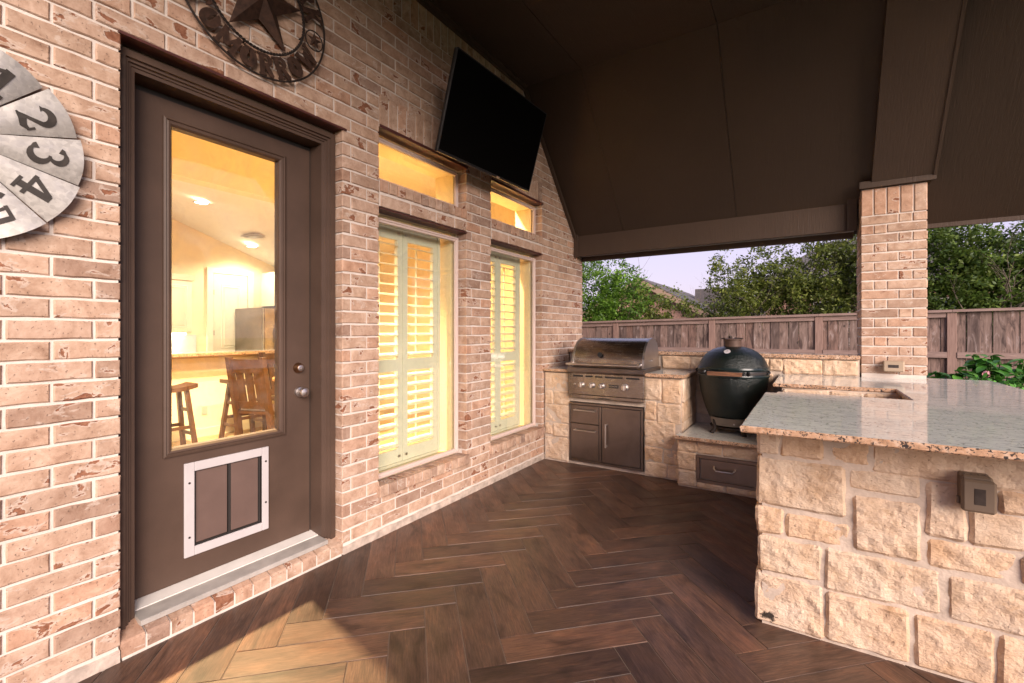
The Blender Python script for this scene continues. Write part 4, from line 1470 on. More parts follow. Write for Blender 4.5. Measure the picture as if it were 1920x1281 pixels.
# wooden front handle on brackets
h0, h1 = on_ring(0.352, -0.42, 1.040), on_ring(0.352, 0.42, 1.040)
hm = (h0 + h1) / 2 + fdir * 0.012
ax = (h1 - h0).normalized()
mb = MB()
L2 = 0.145
for dz in (0,):
    a = hm - ax * L2; c = hm + ax * L2
    o1 = fdir * 0.013; uz = Vector((0, 0, 0.017))
    mb.add([a - o1 - uz, a + o1 - uz, a + o1 + uz, a - o1 + uz, c - o1 - uz, c + o1 - uz, c + o1 + uz, c - o1 + uz], [(0, 1, 2, 3), (7, 6, 5, 4), (0, 4, 5, 1), (1, 5, 6, 2), (2, 6, 7, 3), (3, 7, 4, 0)])
mb.build('wooden_handle', HANDLEW, eg)
mb = MB()
for s_ in (-1, 1):
    q = hm + ax * (L2 + 0.004) * s_
    mb.tube([q, q - fdir * 0.03, on_ring(0.310, 0.50 * s_, 1.050)], [0.012, 0.010, 0.012], 8)
    mb.tube([on_ring(0.314, 0.62 * s_, 1.030), on_ring(0.330, 0.62 * s_, 1.042), on_ring(0.314, 0.62 * s_, 1.058)], 0.011, 8)
    mb.tube([on_ring(0.314, 1.35 * s_, 1.032), on_ring(0.326, 1.40 * s_, 1.046), on_ring(0.314, 1.45 * s_, 1.060)], 0.009, 8)
mb.build('band_bracket', BLACKP, eg, True)
# lower draft door
mb = MB()
nA = 15
vs = []
for i in range(nA + 1):
    a = -0.80 + 1.6 * i / nA
    vs += [on_ring(0.206, a, 0.545), on_ring(0.228, a, 0.620), on_ring(0.219, a, 0.622)]
fs = []
for i in range(nA):
    k = 3 * i
    fs += [(k, k + 3, k + 4, k + 1), (k + 1, k + 4, k + 5, k + 2)]
mb.add(vs, fs)
dft = mb.build('draft_door', STEEL_D, eg)
MB().cyl(on_ring(0.222, 0.25, 0.575), on_ring(0.240, 0.25, 0.575), 0.006, 10).build('door_tab', NICKEL, dft)
mb = MB()
for a in (0.62, -0.62, 2.4, -2.4):
    mb.tube([on_ring(0.215, a, 0.60), on_ring(0.205, a, 0.53), on_ring(0.215, a, 0.50), on_ring(0.245, a, 0.474)], [0.014, 0.016, 0.016, 0.020], 8)
mb.lathe([(0.175, 0.515), (0.198, 0.517), (0.200, 0.528), (0.175, 0.530)], (EC.x, EC.y, 0), 40)
mb.build('nest_stand', DARKIRON, eg)

# --------------------------------------------------------------- television
tvM = Matrix.Translation((0.356, 3.141, 3.071)) @ Matrix.Rotation(-0.023, 4, 'Z') @ Matrix.Rotation(0.286, 4, 'Y') @ Matrix.Rotation(0.012, 4, 'X')
tv = thing('television', (0, 0, 0), 'black flat screen television tilted down on the brick wall above the windows', 'television', local=True)
tv.matrix_world = tvM
tw, thh = 1.24, 0.709


def loc_build(mb, name, mat, parent, smooth=False):
    o = mb.build(name, mat, None, smooth)
    o.parent = parent
    return o


loc_build(MB().bbox(-0.035, -0.0015, -tw / 2, tw / 2, -thh / 2, thh / 2, 0.004), 'cabinet_back', BLACKP, tv)
loc_build(MB().box(-0.001, 0.0005, -tw / 2 + 0.008, tw / 2 - 0.008, -thh / 2 + 0.018, thh / 2 - 0.008), 'screen', SCREEN, tv)
mb = MB()
ring_frame(mb, -tw / 2, tw / 2, -thh / 2, thh / 2, [(0, -0.003), (0, 0.002), (0.007, 0.002), (0.008, -0.001)])
loc_build(mb, 'bezel', BLACKP, tv)
loc_build(MB().box(0.0015, 0.004, 0.10, 0.14, -thh / 2 - 0.004, -thh / 2 + 0.012), 'logo_tab', NICKEL, tv)
loc_build(MB().bbox(-0.075, -0.0355, -0.30, 0.30, -0.20, 0.20, 0.01), 'electronics_box', BLACKP, tv)
mb = MB()
mb.box(-0.36, -0.076, -0.06, 0.06, -0.05, 0.05)
loc_build(mb, 'wall_mount', BLACKP, tv)

# --------------------------------------------------------------- windmill wheel with numbers
wc = Vector((0.05, 0.276, 2.093))
wh = thing('windmill_wheel', wc, 'round galvanised windmill wheel with painted numbers hung on the brick wall', 'wall decor')
WR = 0.364


def ribbon(pts, wid):
    """flat stroke outline from a centre line"""
    n = len(pts)
    L = []; Rr = []
    for i in range(n):
        a = Vector(pts[max(i - 1, 0)]); c = Vector(pts[min(i + 1, n - 1)])
        d = (c - a).normalized(); nn = Vector((-d.y, d.x))
        w = wid[i] if hasattr(wid, '__len__') else wid
        p = Vector(pts[i])
        L.append(p + nn * w / 2); Rr.append(p - nn * w / 2)
    return L, Rr


def arc(cx, cy, rx, ry, a0, a1, n=12):
    return [(cx + rx * math.cos(R(a0 + (a1 - a0) * i / n)), cy + ry * math.sin(R(a0 + (a1 - a0) * i / n))) for i in range(n + 1)]


def taper(n, lo, hi, pw=1.0):
    return [lo + (hi - lo) * math.sin(math.pi * i / (n - 1)) ** pw for i in range(n)]


def digit(d):
    """strokes (centre line, widths) in a box about 0.7 wide and 1 high, fat old-style numerals"""
    S_ = []
    if d == 1:
        S_ += [([(0.05, -0.5), (0.05, 0.5)], 0.26), ([(-0.28, -0.44), (0.36, -0.44)], 0.13), ([(-0.24, 0.26), (0.0, 0.42)], 0.13)]
    if d == 2:
        p = arc(0.0, 0.2, 0.26, 0.24, 170, -30, 14) + [(0.08, -0.08), (-0.14, -0.30), (-0.24, -0.42)]
        S_ += [(p, [0.20] + taper(len(p) - 2, 0.10, 0.24) + [0.10]), ([(-0.30, -0.40), (-0.05, -0.36), (0.15, -0.44), (0.32, -0.36)], [0.05, 0.22, 0.20, 0.06]), ([(0.31, -0.42), (0.31, -0.18)], 0.07)]
    if d == 3:
        p = arc(-0.02, 0.24, 0.23, 0.22, 165, -80, 12); q = arc(-0.02, -0.22, 0.27, 0.26, 85, -165, 14)
        S_ += [(p, [0.20, 0.18] + taper(len(p) - 3, 0.09, 0.20) + [0.08]), (q, [0.08] + taper(len(q) - 3, 0.09, 0.22) + [0.18, 0.2])]
    if d == 4:
        S_ += [([(0.14, -0.5), (0.14, 0.5)], 0.22), ([(-0.36, -0.17), (0.40, -0.17)], 0.12), ([(-0.30, -0.20), (0.06, 0.44)], 0.14), ([(-0.08, -0.46), (0.36, -0.46)], 0.10)]
    if d == 5:
        q = arc(-0.02, -0.18, 0.27, 0.27, 110, -160, 14)
        S_ += [(q, [0.10] + taper(len(q) - 3, 0.10, 0.24) + [0.18, 0.2]), ([(-0.17, 0.0), (-0.13, 0.48)], 0.11), ([(-0.14, 0.42), (0.28, 0.42)], 0.16)]
    return S_


blade_tilt = R(9)
for bi in range(12):
    ang = R(60 - 30 * (bi if True else 0))
    er = Vector((0, math.cos(ang), math.sin(ang))); et = Vector((0, -math.sin(ang), math.cos(ang)))
    en = Vector((1, 0, 0))
    et2 = et * math.cos(blade_tilt) + en * math.sin(blade_tilt) * 1
    en2 = en * math.cos(blade_tilt) - et * math.sin(blade_tilt)

    def BP(r, t, h=0.0):
        # camber: the blade is rolled a little about its own axis
        return wc + er * r + et2 * t + en2 * (h - 0.55 * t * t / max(0.1, r))
    mb = MB()
    nr, na = 6, 8
    vs = []
    for i in range(nr + 1):
        r = 0.07 + (WR - 0.07) * i / nr
        for k in range(na + 1):
            a = R(-14.2 + 28.4 * k / na)
            vs.append(BP(r * math.cos(a), r * math.sin(a)))
    nb = len(vs)
    vs += [v_ - en2 * 0.0022 for v_ in vs]
    fs = []
    W_ = na + 1
    for i in range(nr):
        for k in range(na):
            q = (i * W_ + k, i * W_ + k + 1, (i + 1) * W_ + k + 1, (i + 1) * W_ + k)
            fs.append(q); fs.append(tuple(nb + x for x in reversed(q)))
    bord = [k for k in range(W_)] + [i * W_ + na for i in range(1, nr + 1)] + [nr * W_ + k for k in range(na - 1, -1, -1)] + [i * W_ for i in range(nr - 1, 0, -1)]
    for i in range(len(bord)):
        a, c = bord[i], bord[(i + 1) % len(bord)]
        fs.append((a, c, nb + c, nb + a))
    mb.add(vs, fs)
    bl = mb.build('blade', GALV, wh, True)
    num = bi + 1
    if num <= 5:
        mb = MB()
        hgt = 0.108
        lay = 0
        for pts, wd in digit(num):
            if len(pts) == 2 and not hasattr(wd, '__len__'):
                pts = [(pts[0][0] + (pts[1][0] - pts[0][0]) * q / 8, pts[0][1] + (pts[1][1] - pts[0][1]) * q / 8) for q in range(9)]
            L, Rr = ribbon([(x * hgt, y * hgt) for x, y in pts], [w * hgt for w in wd] if hasattr(wd, '__len__') else wd * hgt)
            lay += 1
            h = 0.0016 + 0.0003 * lay
            rc = 0.262
            # the top of a numeral points outwards; its right-hand side follows the numbers round (clockwise)
            vs = [BP(rc + p.y, -p.x, h) for p in L] + [BP(rc + p.y, -p.x, h) for p in Rr]
            n = len(L)
            mb.add(vs, [(i, i + 1, n + i + 1, n + i) for i in range(n - 1)])
        mb.build('numeral', INK, bl)
MB().lathe([(0.085, 0.0), (0.085, 0.008), (0.06, 0.016), (0.002, 0.018)], wc + Vector((0.004, 0, 0)), 28, 'x').build('hub', GALV, wh, True)
mb = MB()
mb.lathe([(0.19, -0.03), (0.20, -0.03), (0.20, -0.024), (0.19, -0.024)], wc, 40, 'x', False)
mb.cyl(wc + Vector((-0.048, 0, 0)), wc + Vector((0.0, 0, 0)), 0.02, 12)
for q in range(6):
    a_ = R(60 * q)
    mb.cyl(wc + Vector((-0.026, 0, 0)), wc + Vector((-0.026, 0.2 * math.cos(a_), 0.2 * math.sin(a_))), 0.004, 6)
mb.build('backing_ring', DARKIRON, wh)

# --------------------------------------------------------------- star medallion
mc = Vector((0.030, 1.350, 3.187))
md = thing('star_medallion', mc, 'rusty iron star in a lettered ring above the brown door', 'wall decor')


def circ(r, n=96): return [mc + Vector((0.0, r * math.cos(2 * math.pi * i / n), r * math.sin(2 * math.pi * i / n))) for i in range(n + 1)]


MB().tube(circ(0.398), 0.0055, 8, False).build('outer_ring', DARKIRON, md, True)
mb = MB()
for ph in (0, math.pi):
    pts = []
    for i in range(361):
        a = 2 * math.pi * i / 360
        w = a * 46 + ph
        r = 0.263 + 0.0038 * math.cos(w)
        pts.append(mc + Vector((0.0038 * math.sin(w), r * math.cos(a), r * math.sin(a))))
    mb.tube(pts, 0.0046, 6, False)
mb.build('rope_ring', DARKIRON, md, True)


def star(c, ro, ri, hgt, base):
    mb = MB()
    vs = [c + Vector((hgt, 0, 0))]
    for i in range(10):
        a = R(90 + 36 * i)
        r = ro if i % 2 == 0 else ri
        vs.append(c + Vector((base, r * math.cos(a), r * math.sin(a))))
    mb.add(vs, [(0, 1 + i, 1 + (i + 1) % 10) for i in range(10)])
    return mb


star(mc, 0.256, 0.104, 0.062, 0.002).build('star', RUST, md)
sc_ = mc + Vector((0.0, 0.333 * math.cos(R(-8)), 0.333 * math.sin(R(-8))))
sm = star(sc_, 0.050, 0.021, 0.016, 0.002).build('small_star', RUST, md)
mb = MB()
mb.tube([sc_ + Vector((0, 0.056 * math.cos(2 * math.pi * i / 32), 0.056 * math.sin(2 * math.pi * i / 32))) for i in range(33)], 0.0035, 6, False)
mb.build('small_ring', DARKIRON, sm)

LET = {
    'O': [(arc(0, 0, 0.24, 0.34, 90, 450, 20), [0.22 + 0.10 * abs(math.cos(R(90 + 18 * i))) for i in range(21)])],
    'R': [([(-0.20, -0.5), (-0.20, 0.5)], 0.22), ([(-0.12, 0.42), (0.12, 0.42), (0.24, 0.30), (0.24, 0.16), (0.12, 0.02), (-0.12, 0.02)], [0.15, 0.15, 0.19, 0.19, 0.15, 0.15]), ([(0.02, 0.02), (0.26, -0.42), (0.36, -0.46)], [0.22, 0.22, 0.12]), ([(-0.38, -0.45), (-0.02, -0.45)], 0.10), ([(-0.38, 0.45), (-0.05, 0.45)], 0.10)],
    'W': [([(-0.42, 0.48), (-0.22, -0.46)], 0.20), ([(-0.22, -0.44), (0.0, 0.28)], 0.14), ([(0.0, 0.28), (0.22, -0.44)], 0.20), ([(0.22, -0.46), (0.42, 0.48)], 0.14), ([(-0.56, 0.45), (-0.28, 0.45)], 0.10), ([(0.28, 0.45), (0.56, 0.45)], 0.10)],
    'M': [([(-0.36, -0.5), (-0.34, 0.48)], 0.18), ([(-0.34, 0.46), (0.0, -0.26)], 0.20), ([(0.0, -0.26), (0.34, 0.46)], 0.14), ([(0.36, -0.5), (0.34, 0.48)], 0.22), ([(-0.52, -0.45), (-0.2, -0.45)], 0.10), ([(0.2, -0.45), (0.54, -0.45)], 0.10)],
    'T': [([(0, -0.5), (0, 0.42)], 0.24), ([(-0.36, 0.42), (0.36, 0.42)], 0.16), ([(-0.36, 0.42), (-0.36, 0.22)], 0.09), ([(0.36, 0.42), (0.36, 0.22)], 0.09), ([(-0.2, -0.45), (0.2, -0.45)], 0.10)],
    'K': [([(-0.22, -0.5), (-0.22, 0.5)], 0.22), ([(-0.12, -0.06), (0.26, 0.44)], 0.15), ([(-0.02, 0.06), (0.30, -0.46)], 0.20), ([(-0.38, -0.45), (-0.05, -0.45)], 0.10), ([(-0.38, 0.45), (-0.05, 0.45)], 0.10), ([(0.12, 0.45), (0.42, 0.45)], 0.10), ([(0.16, -0.45), (0.46, -0.45)], 0.10)],
}


def letter(ch, ang, inward, h=0.116, wsc=0.92):
    a = R(ang)
    er = Vector((0, math.cos(a), math.sin(a))); et = Vector((0, -math.sin(a), math.cos(a)))
    upv = -er if inward else er
    rgt = et if inward else -et
    c = mc + er * 0.3315
    mb = MB(); lay = 0
    for pts, wd in LET[ch]:
        L, Rr = ribbon([(x * h * wsc, y * h) for x, y in pts], [w * h for w in wd] if hasattr(wd, '__len__') else wd * h)
        lay += 1
        n = len(L); f_ = 0.0020 + 0.0003 * lay
        P_ = lambda q, d: c + rgt * q.x + upv * q.y + Vector((d, 0, 0))
        vs = [P_(q, f_) for q in L] + [P_(q, f_) for q in Rr] + [P_(q, -f_) for q in L] + [P_(q, -f_) for q in Rr]
        fs = []
        for i in range(n - 1):
            fs += [(i, i + 1, n + i + 1, n + i), (2 * n + i, 3 * n + i, 3 * n + i + 1, 2 * n + i + 1), (i, 2 * n + i, 2 * n + i + 1, i + 1), (n + i, n + i + 1, 3 * n + i + 1, 3 * n + i)]
        fs += [(0, n, 3 * n, 2 * n), (n - 1, 3 * n - 1, 4 * n - 1, 2 * n - 1)]
        mb.add(vs, fs)
    mb.build('letter', RUST, md)


for ch, an in zip('TOMORROW', (-153, -135.5, -117, -99, -83, -67, -51, -30.5)): letter(ch, an, True)
for ch, an in (('K', 17), ('R', 34), ('O', 51), ('W', 70)): letter(ch, an, False)
mb = MB()
for an in (75, 165, 255, 345):
    a = R(an)
    mb.cyl(Vector((-0.001, mc.y + 0.263 * math.cos(a), mc.z + 0.263 * math.sin(a))), mc + Vector((0, 0.263 * math.cos(a), 0.263 * math.sin(a))), 0.005, 6)
mb.build('standoff', DARKIRON, md)

# --------------------------------------------------------------- outlet boxes
ob = thing('outlet_box', (3.05, 2.54, 0.72), 'bronze weatherproof outlet box on the limestone front of the island', 'outlet box')
bx = MB().bbox(3.003, 3.094, 2.495, 2.565, 0.724, 0.858, 0.008)
bx.build('box', OUTLET, ob)
cv = MB().bbox(2.998, 3.099, 2.470, 2.494, 0.720, 0.846, 0.009).build('cover', OUTLET, ob)
MB().bbox(3.034, 3.067, 2.4685, 2.4712, 0.752, 0.814, 0.001).build('smoked_window', SMOKE, cv)
mb = MB()
for x in (3.015, 3.035, 3.055, 3.075):
    mb.cyl((x, 2.515, 0.8575), (x, 2.515, 0.8595), 0.0035, 8)
mb.build('knockout', BLACKP, ob)
mb = MB()
mb.cyl((2.996, 2.505, 0.742), (2.996, 2.505, 0.768), 0.007, 8)
mb.build('hinge', OUTLET, ob)

op = thing('outlet_box', (3.12, 5.17, 1.08), 'tan weatherproof outlet box low on the brick pillar', 'outlet box')
MB().bbox(3.045, 3.190, 5.150, 5.196, 1.078, 1.166, 0.006).build('box', OUTLET_T, op)
cv = MB().bbox(3.042, 3.182, 5.128, 5.1495, 1.074, 1.164, 0.007).build('cover', OUTLET_T, op)
MB().bbox(3.074, 3.146, 5.1262, 5.129, 1.108, 1.134, 0.001).build('smoked_window', SMOKE, cv)
mb = MB()
for z in (1.09, 1.105, 1.12, 1.135, 1.15): mb.cyl((3.1895, 5.17, z), (3.1915, 5.17, z), 0.0035, 8)
mb.build('knockout', BLACKP, op)

# ------------------------------------------------------------------ inside the house
IF = 0.13
struct(MB().box(-8, -0.13, -2.5, 8.4, -0.1, IF).build('interior_floor', simple('pale_wood_floor', (0.38, 0.26, 0.145), 0.4, var=0.12, nscale=5)))
mb = MB()
# inner leaf of the front wall with the reveals
iop = [(0.84, 1.83, 0.0, 2.62), (2.206, 3.120, 0.372, 2.262), (2.206, 3.150, 2.487, 2.800), (3.545, 4.470, 0.372, 2.262), (3.545, 4.500, 2.487, 2.800)]
def wall_multi(mb, x0, x1, opens, y0, y1, z0, top):
    ys = sorted({y0, y1} | {o[0] for o in opens} | {o[1] for o in opens})
    for a, c in zip(ys, ys[1:]):
        mid = (a + c) / 2
        z = z0
        for o in sorted([o for o in opens if o[0] < mid < o[1]], key=lambda o: o[2]):
            if o[2] > z: mb.box(x0, x1, a, c, z, o[2])
            z = o[3]
        if z < top: mb.box(x0, x1, a, c, z, top)
wall_multi(mb, -0.34, -0.1305, iop, -2.5, WY1 - 0.05, -0.1, 3.5)
struct(mb.build('interior_wall', JAMB, fix=False))
mb = MB()
mb.box(-5.75, -5.6, -2.5, 8.4, IF, 4.2)
mb.box(-5.599, -0.345, -2.6, -2.45, IF, 4.2)
mb.box(-2.5, -0.345, 5.5, 5.65, IF, 4.2)
mb.box(-5.599, -2.501, 5.5, 5.65, IF, 4.2)
struct(mb.build('interior_wall', WALLP, fix=False))
# header between breakfast room and kitchen
struct(MB().box(-2.70, -2.52, -2.4, 5.49, 2.90, 3.98).build('interior_header', JAMB, fix=False))
struct(MB().box(-2.519, -0.345, -2.4, 5.49, 3.50, 3.6).build('interior_ceiling', CEILP, fix=False))
# kitchen ceiling, raked down towards the far right corner
vs = []; fs = []
NN = 10
for i in range(NN + 1):
    for k in range(NN + 1):
        x = -2.55 - 3.05 * i / NN; y = -2.4 + 7.9 * k / NN
        zf = 2.96; zb = 3.145 - 0.345 * (y - 3.085)
        vs.append((x, y, zf + (zb - zf) * (i / NN)))
for i in range(NN):
    for k in range(NN):
        a = i * (NN + 1) + k
        fs.append((a, a + 1, a + NN + 2, a + NN + 1))
kc = MB().add(vs, fs).build('kitchen_ceiling', CEILP, None, True)
struct(kc)


def kceil(x, y):
    t = (-2.55 - x) / 3.05
    return 2.96 + (3.145 - 0.345 * (y - 3.085) - 2.96) * t


LAMP = emit_mat('lamp_glow', (1.0, 0.80, 0.52), 22)
UCAB = emit_mat('under_cabinet_glow', (1.0, 0.86, 0.62), 18)


def downlight(x, y, z, energy, label, size=0.10, cone=150, col=(1.0, 0.88, 0.70)):
    t = thing('recessed_light', (x, y, z), label, 'ceiling light', 'recessed ceiling lights inside the house')
    MB().lathe([(0.095, -0.004), (0.093, -0.010), (0.072, -0.008), (0.070, -0.001)], (x, y, z), 28, caps=False).build('trim_ring', WHITE, t, True)
    MB().lathe([(0.070, -0.003), (0.002, -0.0035)], (x, y, z), 24, caps=False).build('lamp_disc', LAMP, t)
    ld = bpy.data.lights.new('downlight', 'SPOT')
    ld.energy = energy
    ld.color = col
    ld.shadow_soft_size = size
    ld.spot_size = R(cone)
    ld.spot_blend = 0.5
    lo = bpy.data.objects.new('downlight', ld)
    COL.objects.link(lo)
    lo.parent = t
    lo.location = (0, 0, -0.02)


downlight(-3.97, 2.82, kceil(-3.97, 2.82) - 0.035, 170, 'recessed ceiling light nearer the door in the bright kitchen')
downlight(-5.10, 4.05, kceil(-5.10, 4.05) - 0.035, 80, 'recessed ceiling light near the fridge in the kitchen', 0.08)
downlight(-1.71, 1.906, 3.495, 2100, 'recessed ceiling light just inside the glass door', 0.05, 98, (1.0, 0.68, 0.36))
downlight(-0.75, 3.55, 3.495, 620, 'recessed ceiling light behind the shuttered windows', 0.05, 136, (1.0, 0.72, 0.40))
vt = thing('ceiling_vent', (-4.70, 3.89, kceil(-4.7, 3.89)), 'white ceiling air vent in the kitchen', 'air vent')
zc = kceil(-4.7, 3.89)
mb = MB()
for i in range(6): mb.box(-4.86 + i * 0.055, -4.83 + i * 0.055, 3.80, 3.98, zc - 0.02, zc - 0.008)
mb.build('vent_blade', simple('vent_grey', (0.35, 0.33, 0.3), 0.5), vt)
MB().box(-4.90, -4.50, 3.77, 4.01, zc - 0.0075, zc - 0.001).build('vent_frame', WHITE, vt)

# breakfast bar
bar = thing('breakfast_bar', (-3.8, 3.0, IF), 'tan kitchen breakfast bar with a speckled granite top seen through the door', 'breakfast bar')
MB().box(-3.98, -3.80, 0.8, 3.98, IF, 1.10).build('bar_wall', WALLP, bar, fix=False)
MB().box(-3.799, -3.780, 0.8, 3.98, IF, 0.80).build('wainscot', CREAM, bar, fix=False)
MB().box(-3.799, -3.765, 0.8, 3.985, IF, IF + 0.10).build('baseboard', CREAM, bar, fix=False)
MB().box(-3.7795, -3.772, 2.74, 2.80, 0.40, 0.50).build('outlet_plate', WHITE, bar)
slab(MB(), [(-4.05, 0.7), (-3.58, 0.7), (-3.58, 4.05), (-4.05, 4.05)], 1.125, 1.168).build('granite_top', GRANITE, bar)
MB().box(-3.96, -3.70, 0.8, 3.98, 1.101, 1.124).build('apron', simple('apron_oak', (0.45, 0.28, 0.13), 0.5), bar)

# wall cabinet, under-cabinet light, pantry door, fridge
wc_ = thing('wall_cabinet', (-5.4, 2.8, 1.4), 'cream upper kitchen cabinet left of the pantry door', 'cabinet')
MB().box(-5.598, -5.28, 2.0, 3.26, 1.40, 2.18).build('carcass', CREAM, wc_, fix=False)
MB().prism([(-5.598, 1.98, 2.181), (-5.25, 1.98, 2.181), (-5.22, 1.98, 2.26), (-5.598, 1.98, 2.26)], (0, 1.31, 0)).build('crown_moulding', CREAM, wc_)
for a in (2.08, 2.475, 2.87):
    d_ = MB().bbox(-5.279, -5.262, a, a + 0.385, 1.42, 2.165, 0.003).build('cabinet_door', CREAM, wc_)
    ring_frame(MB(), a + 0.06, a + 0.325, 1.48, 2.105, [(0, -5.2615), (0.012, -5.256), (0.018, -5.2605), (0.03, -5.2605), (0.04, -5.252)]).build('raised_panel', CREAM, d_)
    MB().lathe([(0.006, 0), (0.006, 0.012), (0.013, 0.018), (0.002, 0.024)], (-5.262, a + (0.35 if a < 2.6 else 0.03), 1.47), 10, 'x').build('knob', DARKIRON, d_)
ul = thing('under_cabinet_light', (-5.45, 2.7, 1.39), 'bright strip light under the cream kitchen cabinet', 'light')
MB().box(-5.56, -5.36, 2.1, 3.22, 1.372, 1.398).build('diffuser', UCAB, ul)
ld = bpy.data.lights.new('strip_light', 'AREA'); ld.shape = 'RECTANGLE'; ld.size = 1.1; ld.size_y = 0.12; ld.energy = 16; ld.color = (1.0, 0.84, 0.58)
lo = bpy.data.objects.new('strip_light', ld); COL.objects.link(lo); lo.parent = ul; lo.location = (0.0, -0.05, -0.04); lo.rotation_euler = (0, R(-25), R(90))
ctr = thing('kitchen_counter', (-5.3, 2.7, IF), 'kitchen counter under the cream wall cabinet', 'counter')
MB().box(-5.598, -5.02, 1.2, 3.44, IF, 1.0).build('carcass', CREAM, ctr, fix=False)
MB().box(-5.598, -4.99, 1.2, 3.45, 1.001, 1.04).build('granite_top', GRANITE, ctr, fix=False)
MB().box(-5.5985, -5.585, 1.2, 3.45, 1.0405, 1.371).build('backsplash', WHITE, ctr, fix=False)

pd = thing('pantry_door', (-5.6, 3.97, IF), 'cream panelled pantry door with white trim at the back of the kitchen', 'door')
MB().bbox(-5.598, -5.575, 3.70, 4.23, IF, 2.36, 0.003).build('door_slab', CREAM, pd)
for z0, z1 in ((0.35, 1.0), (1.15, 2.2)):
    ring_frame(MB(), 3.81, 4.12, z0, z1, [(0, -5.5745), (0.01, -5.568), (0.02, -5.573), (0.035, -5.573), (0.05, -5.564)]).build('raised_panel', CREAM, pd)
mb = MB()
mb.box(-5.598, -5.562, 3.60, 3.692, IF, 2.45)
mb.box(-5.598, -5.562, 4.238, 4.33, IF, 2.45)
mb.box(-5.598, -5.562, 3.692, 4.238, 2.368, 2.45)
mb.build('door_casing', CREAM, pd, fix=False)
mb = MB()
for z in (0.5, 1.4, 2.05): mb.cyl((-5.568, 3.696, z - 0.04), (-5.568, 3.696, z + 0.04), 0.008, 8)
mb.build('hinge', DARKIRON, pd)
fg = thing('refrigerator', (-5.0, 4.5, IF), 'stainless french door refrigerator with curved handles at the back of the kitchen', 'refrigerator')
MB().box(-5.55, -4.75, 4.02, 4.95, IF, 1.80).build('body', STEEL_D, fg, fix=False)
for a, c in ((4.025, 4.270), (4.278, 4.72)):
    MB().bbox(-4.749, -4.69, a, c, 0.75, 1.795, 0.008).build('door', STEEL, fg)
MB().bbox(-4.749, -4.69, 4.025, 4.72, IF, 0.74, 0.008).build('freezer_drawer', STEEL, fg)
for s_ in (-1, 1):
    y = 4.274 + s_ * 0.03
    MB().tube([(-4.69, y, 1.66), (-4.65, y + s_ * 0.010, 1.60), (-4.63, y + s_ * 0.035, 1.40), (-4.63, y + s_ * 0.035, 1.2), (-4.65, y + s_ * 0.01, 1.0), (-4.69, y, 0.95)], 0.011, 8).build('handle', NICKEL, fg, True)
uc2 = thing('wall_cabinet', (-5.3, 4.6, 1.85), 'cream cabinet hung above the refrigerator', 'cabinet')
MB().box(-5.598, -4.95, 4.48, 5.2, 1.86, 2.44).build('carcass', CREAM, uc2, fix=False)
for a in (4.49, 4.80):
    d_ = MB().bbox(-4.949, -4.93, a, a + 0.30, 1.87, 2.42, 0.003).build('cabinet_door', CREAM, uc2)
    ring_frame(MB(), a + 0.05, a + 0.25, 1.92, 2.37, [(0, -4.9295), (0.012, -4.924), (0.02, -4.929), (0.03, -4.922)]).build('raised_panel', CREAM, d_)

# bar stools


def make_stool():
    t = thing('bar_stool', (0, 0, 0), 'rustic wooden saddle seat bar stool at the near end of the bar', 'bar stool', 'bar stools at the breakfast bar', local=True)
    n = 9
    vs = []
    for i in range(n):
        y = -0.225 + 0.45 * i / (n - 1)
        zz = 0.70 + 0.035 * (y / 0.225) ** 2 - 0.01
        for x, dz in ((-0.14, 0), (0.14, 0), (0.14, -0.045), (-0.14, -0.045)): vs.append((x, y, zz + dz))
    fs = []
    for i in range(n - 1):
        for k in range(4):
            a = 4 * i + k; c = 4 * i + (k + 1) % 4
            fs.append((a, c, c + 4, a + 4))
    fs += [(3, 2, 1, 0), (4 * n - 4, 4 * n - 3, 4 * n - 2, 4 * n - 1)]
    o = MB().add(vs, fs).build('seat', OAK, None); o.parent = t
    for sx in (-1, 1):
        for sy in (-1, 1):
            mb = MB()
            x1, y1, x0, y0 = sx * 0.095, sy * 0.13, sx * 0.15, sy * 0.20
            q = 0.021
            mb.add([(x0 - q, y0 - q, 0), (x0 + q, y0 - q, 0), (x0 + q, y0 + q, 0), (x0 - q, y0 + q, 0), (x1 - q, y1 - q, 0.66), (x1 + q, y1 - q, 0.66), (x1 + q, y1 + q, 0.66), (x1 - q, y1 + q, 0.66)],
                   [(0, 3, 2, 1), (4, 5, 6, 7), (0, 1, 5, 4), (1, 2, 6, 5), (2, 3, 7, 6), (3, 0, 4, 7)])
            o = mb.build('leg', OAK, None); o.parent = t
    for z, w in ((0.16, 1), (0.24, 0), (0.42, 1)):
        f = 1 - z / 0.66
        xx = 0.095 + 0.055 * f; yy = 0.13 + 0.07 * f
        for s_ in (-1, 1):
            if w: mbx = MB().box(-xx, xx, s_ * yy - 0.010, s_ * yy + 0.010, z, z + 0.035)
            else: mbx = MB().box(s_ * xx - 0.010, s_ * xx + 0.010, -yy, yy, z, z + 0.035)
            o = mbx.build('stretcher', OAK, None); o.parent = t
    return t


st1 = make_stool()
st1.location = (-3.28, 2.20, IF)
st2 = copy_tree(st1)
st2.location = (-3.32, 3.02, IF); st2.rotation_euler = (0, 0, R(6))
st2['label'] = 'rustic wooden saddle seat bar stool behind the slatted dining chair'


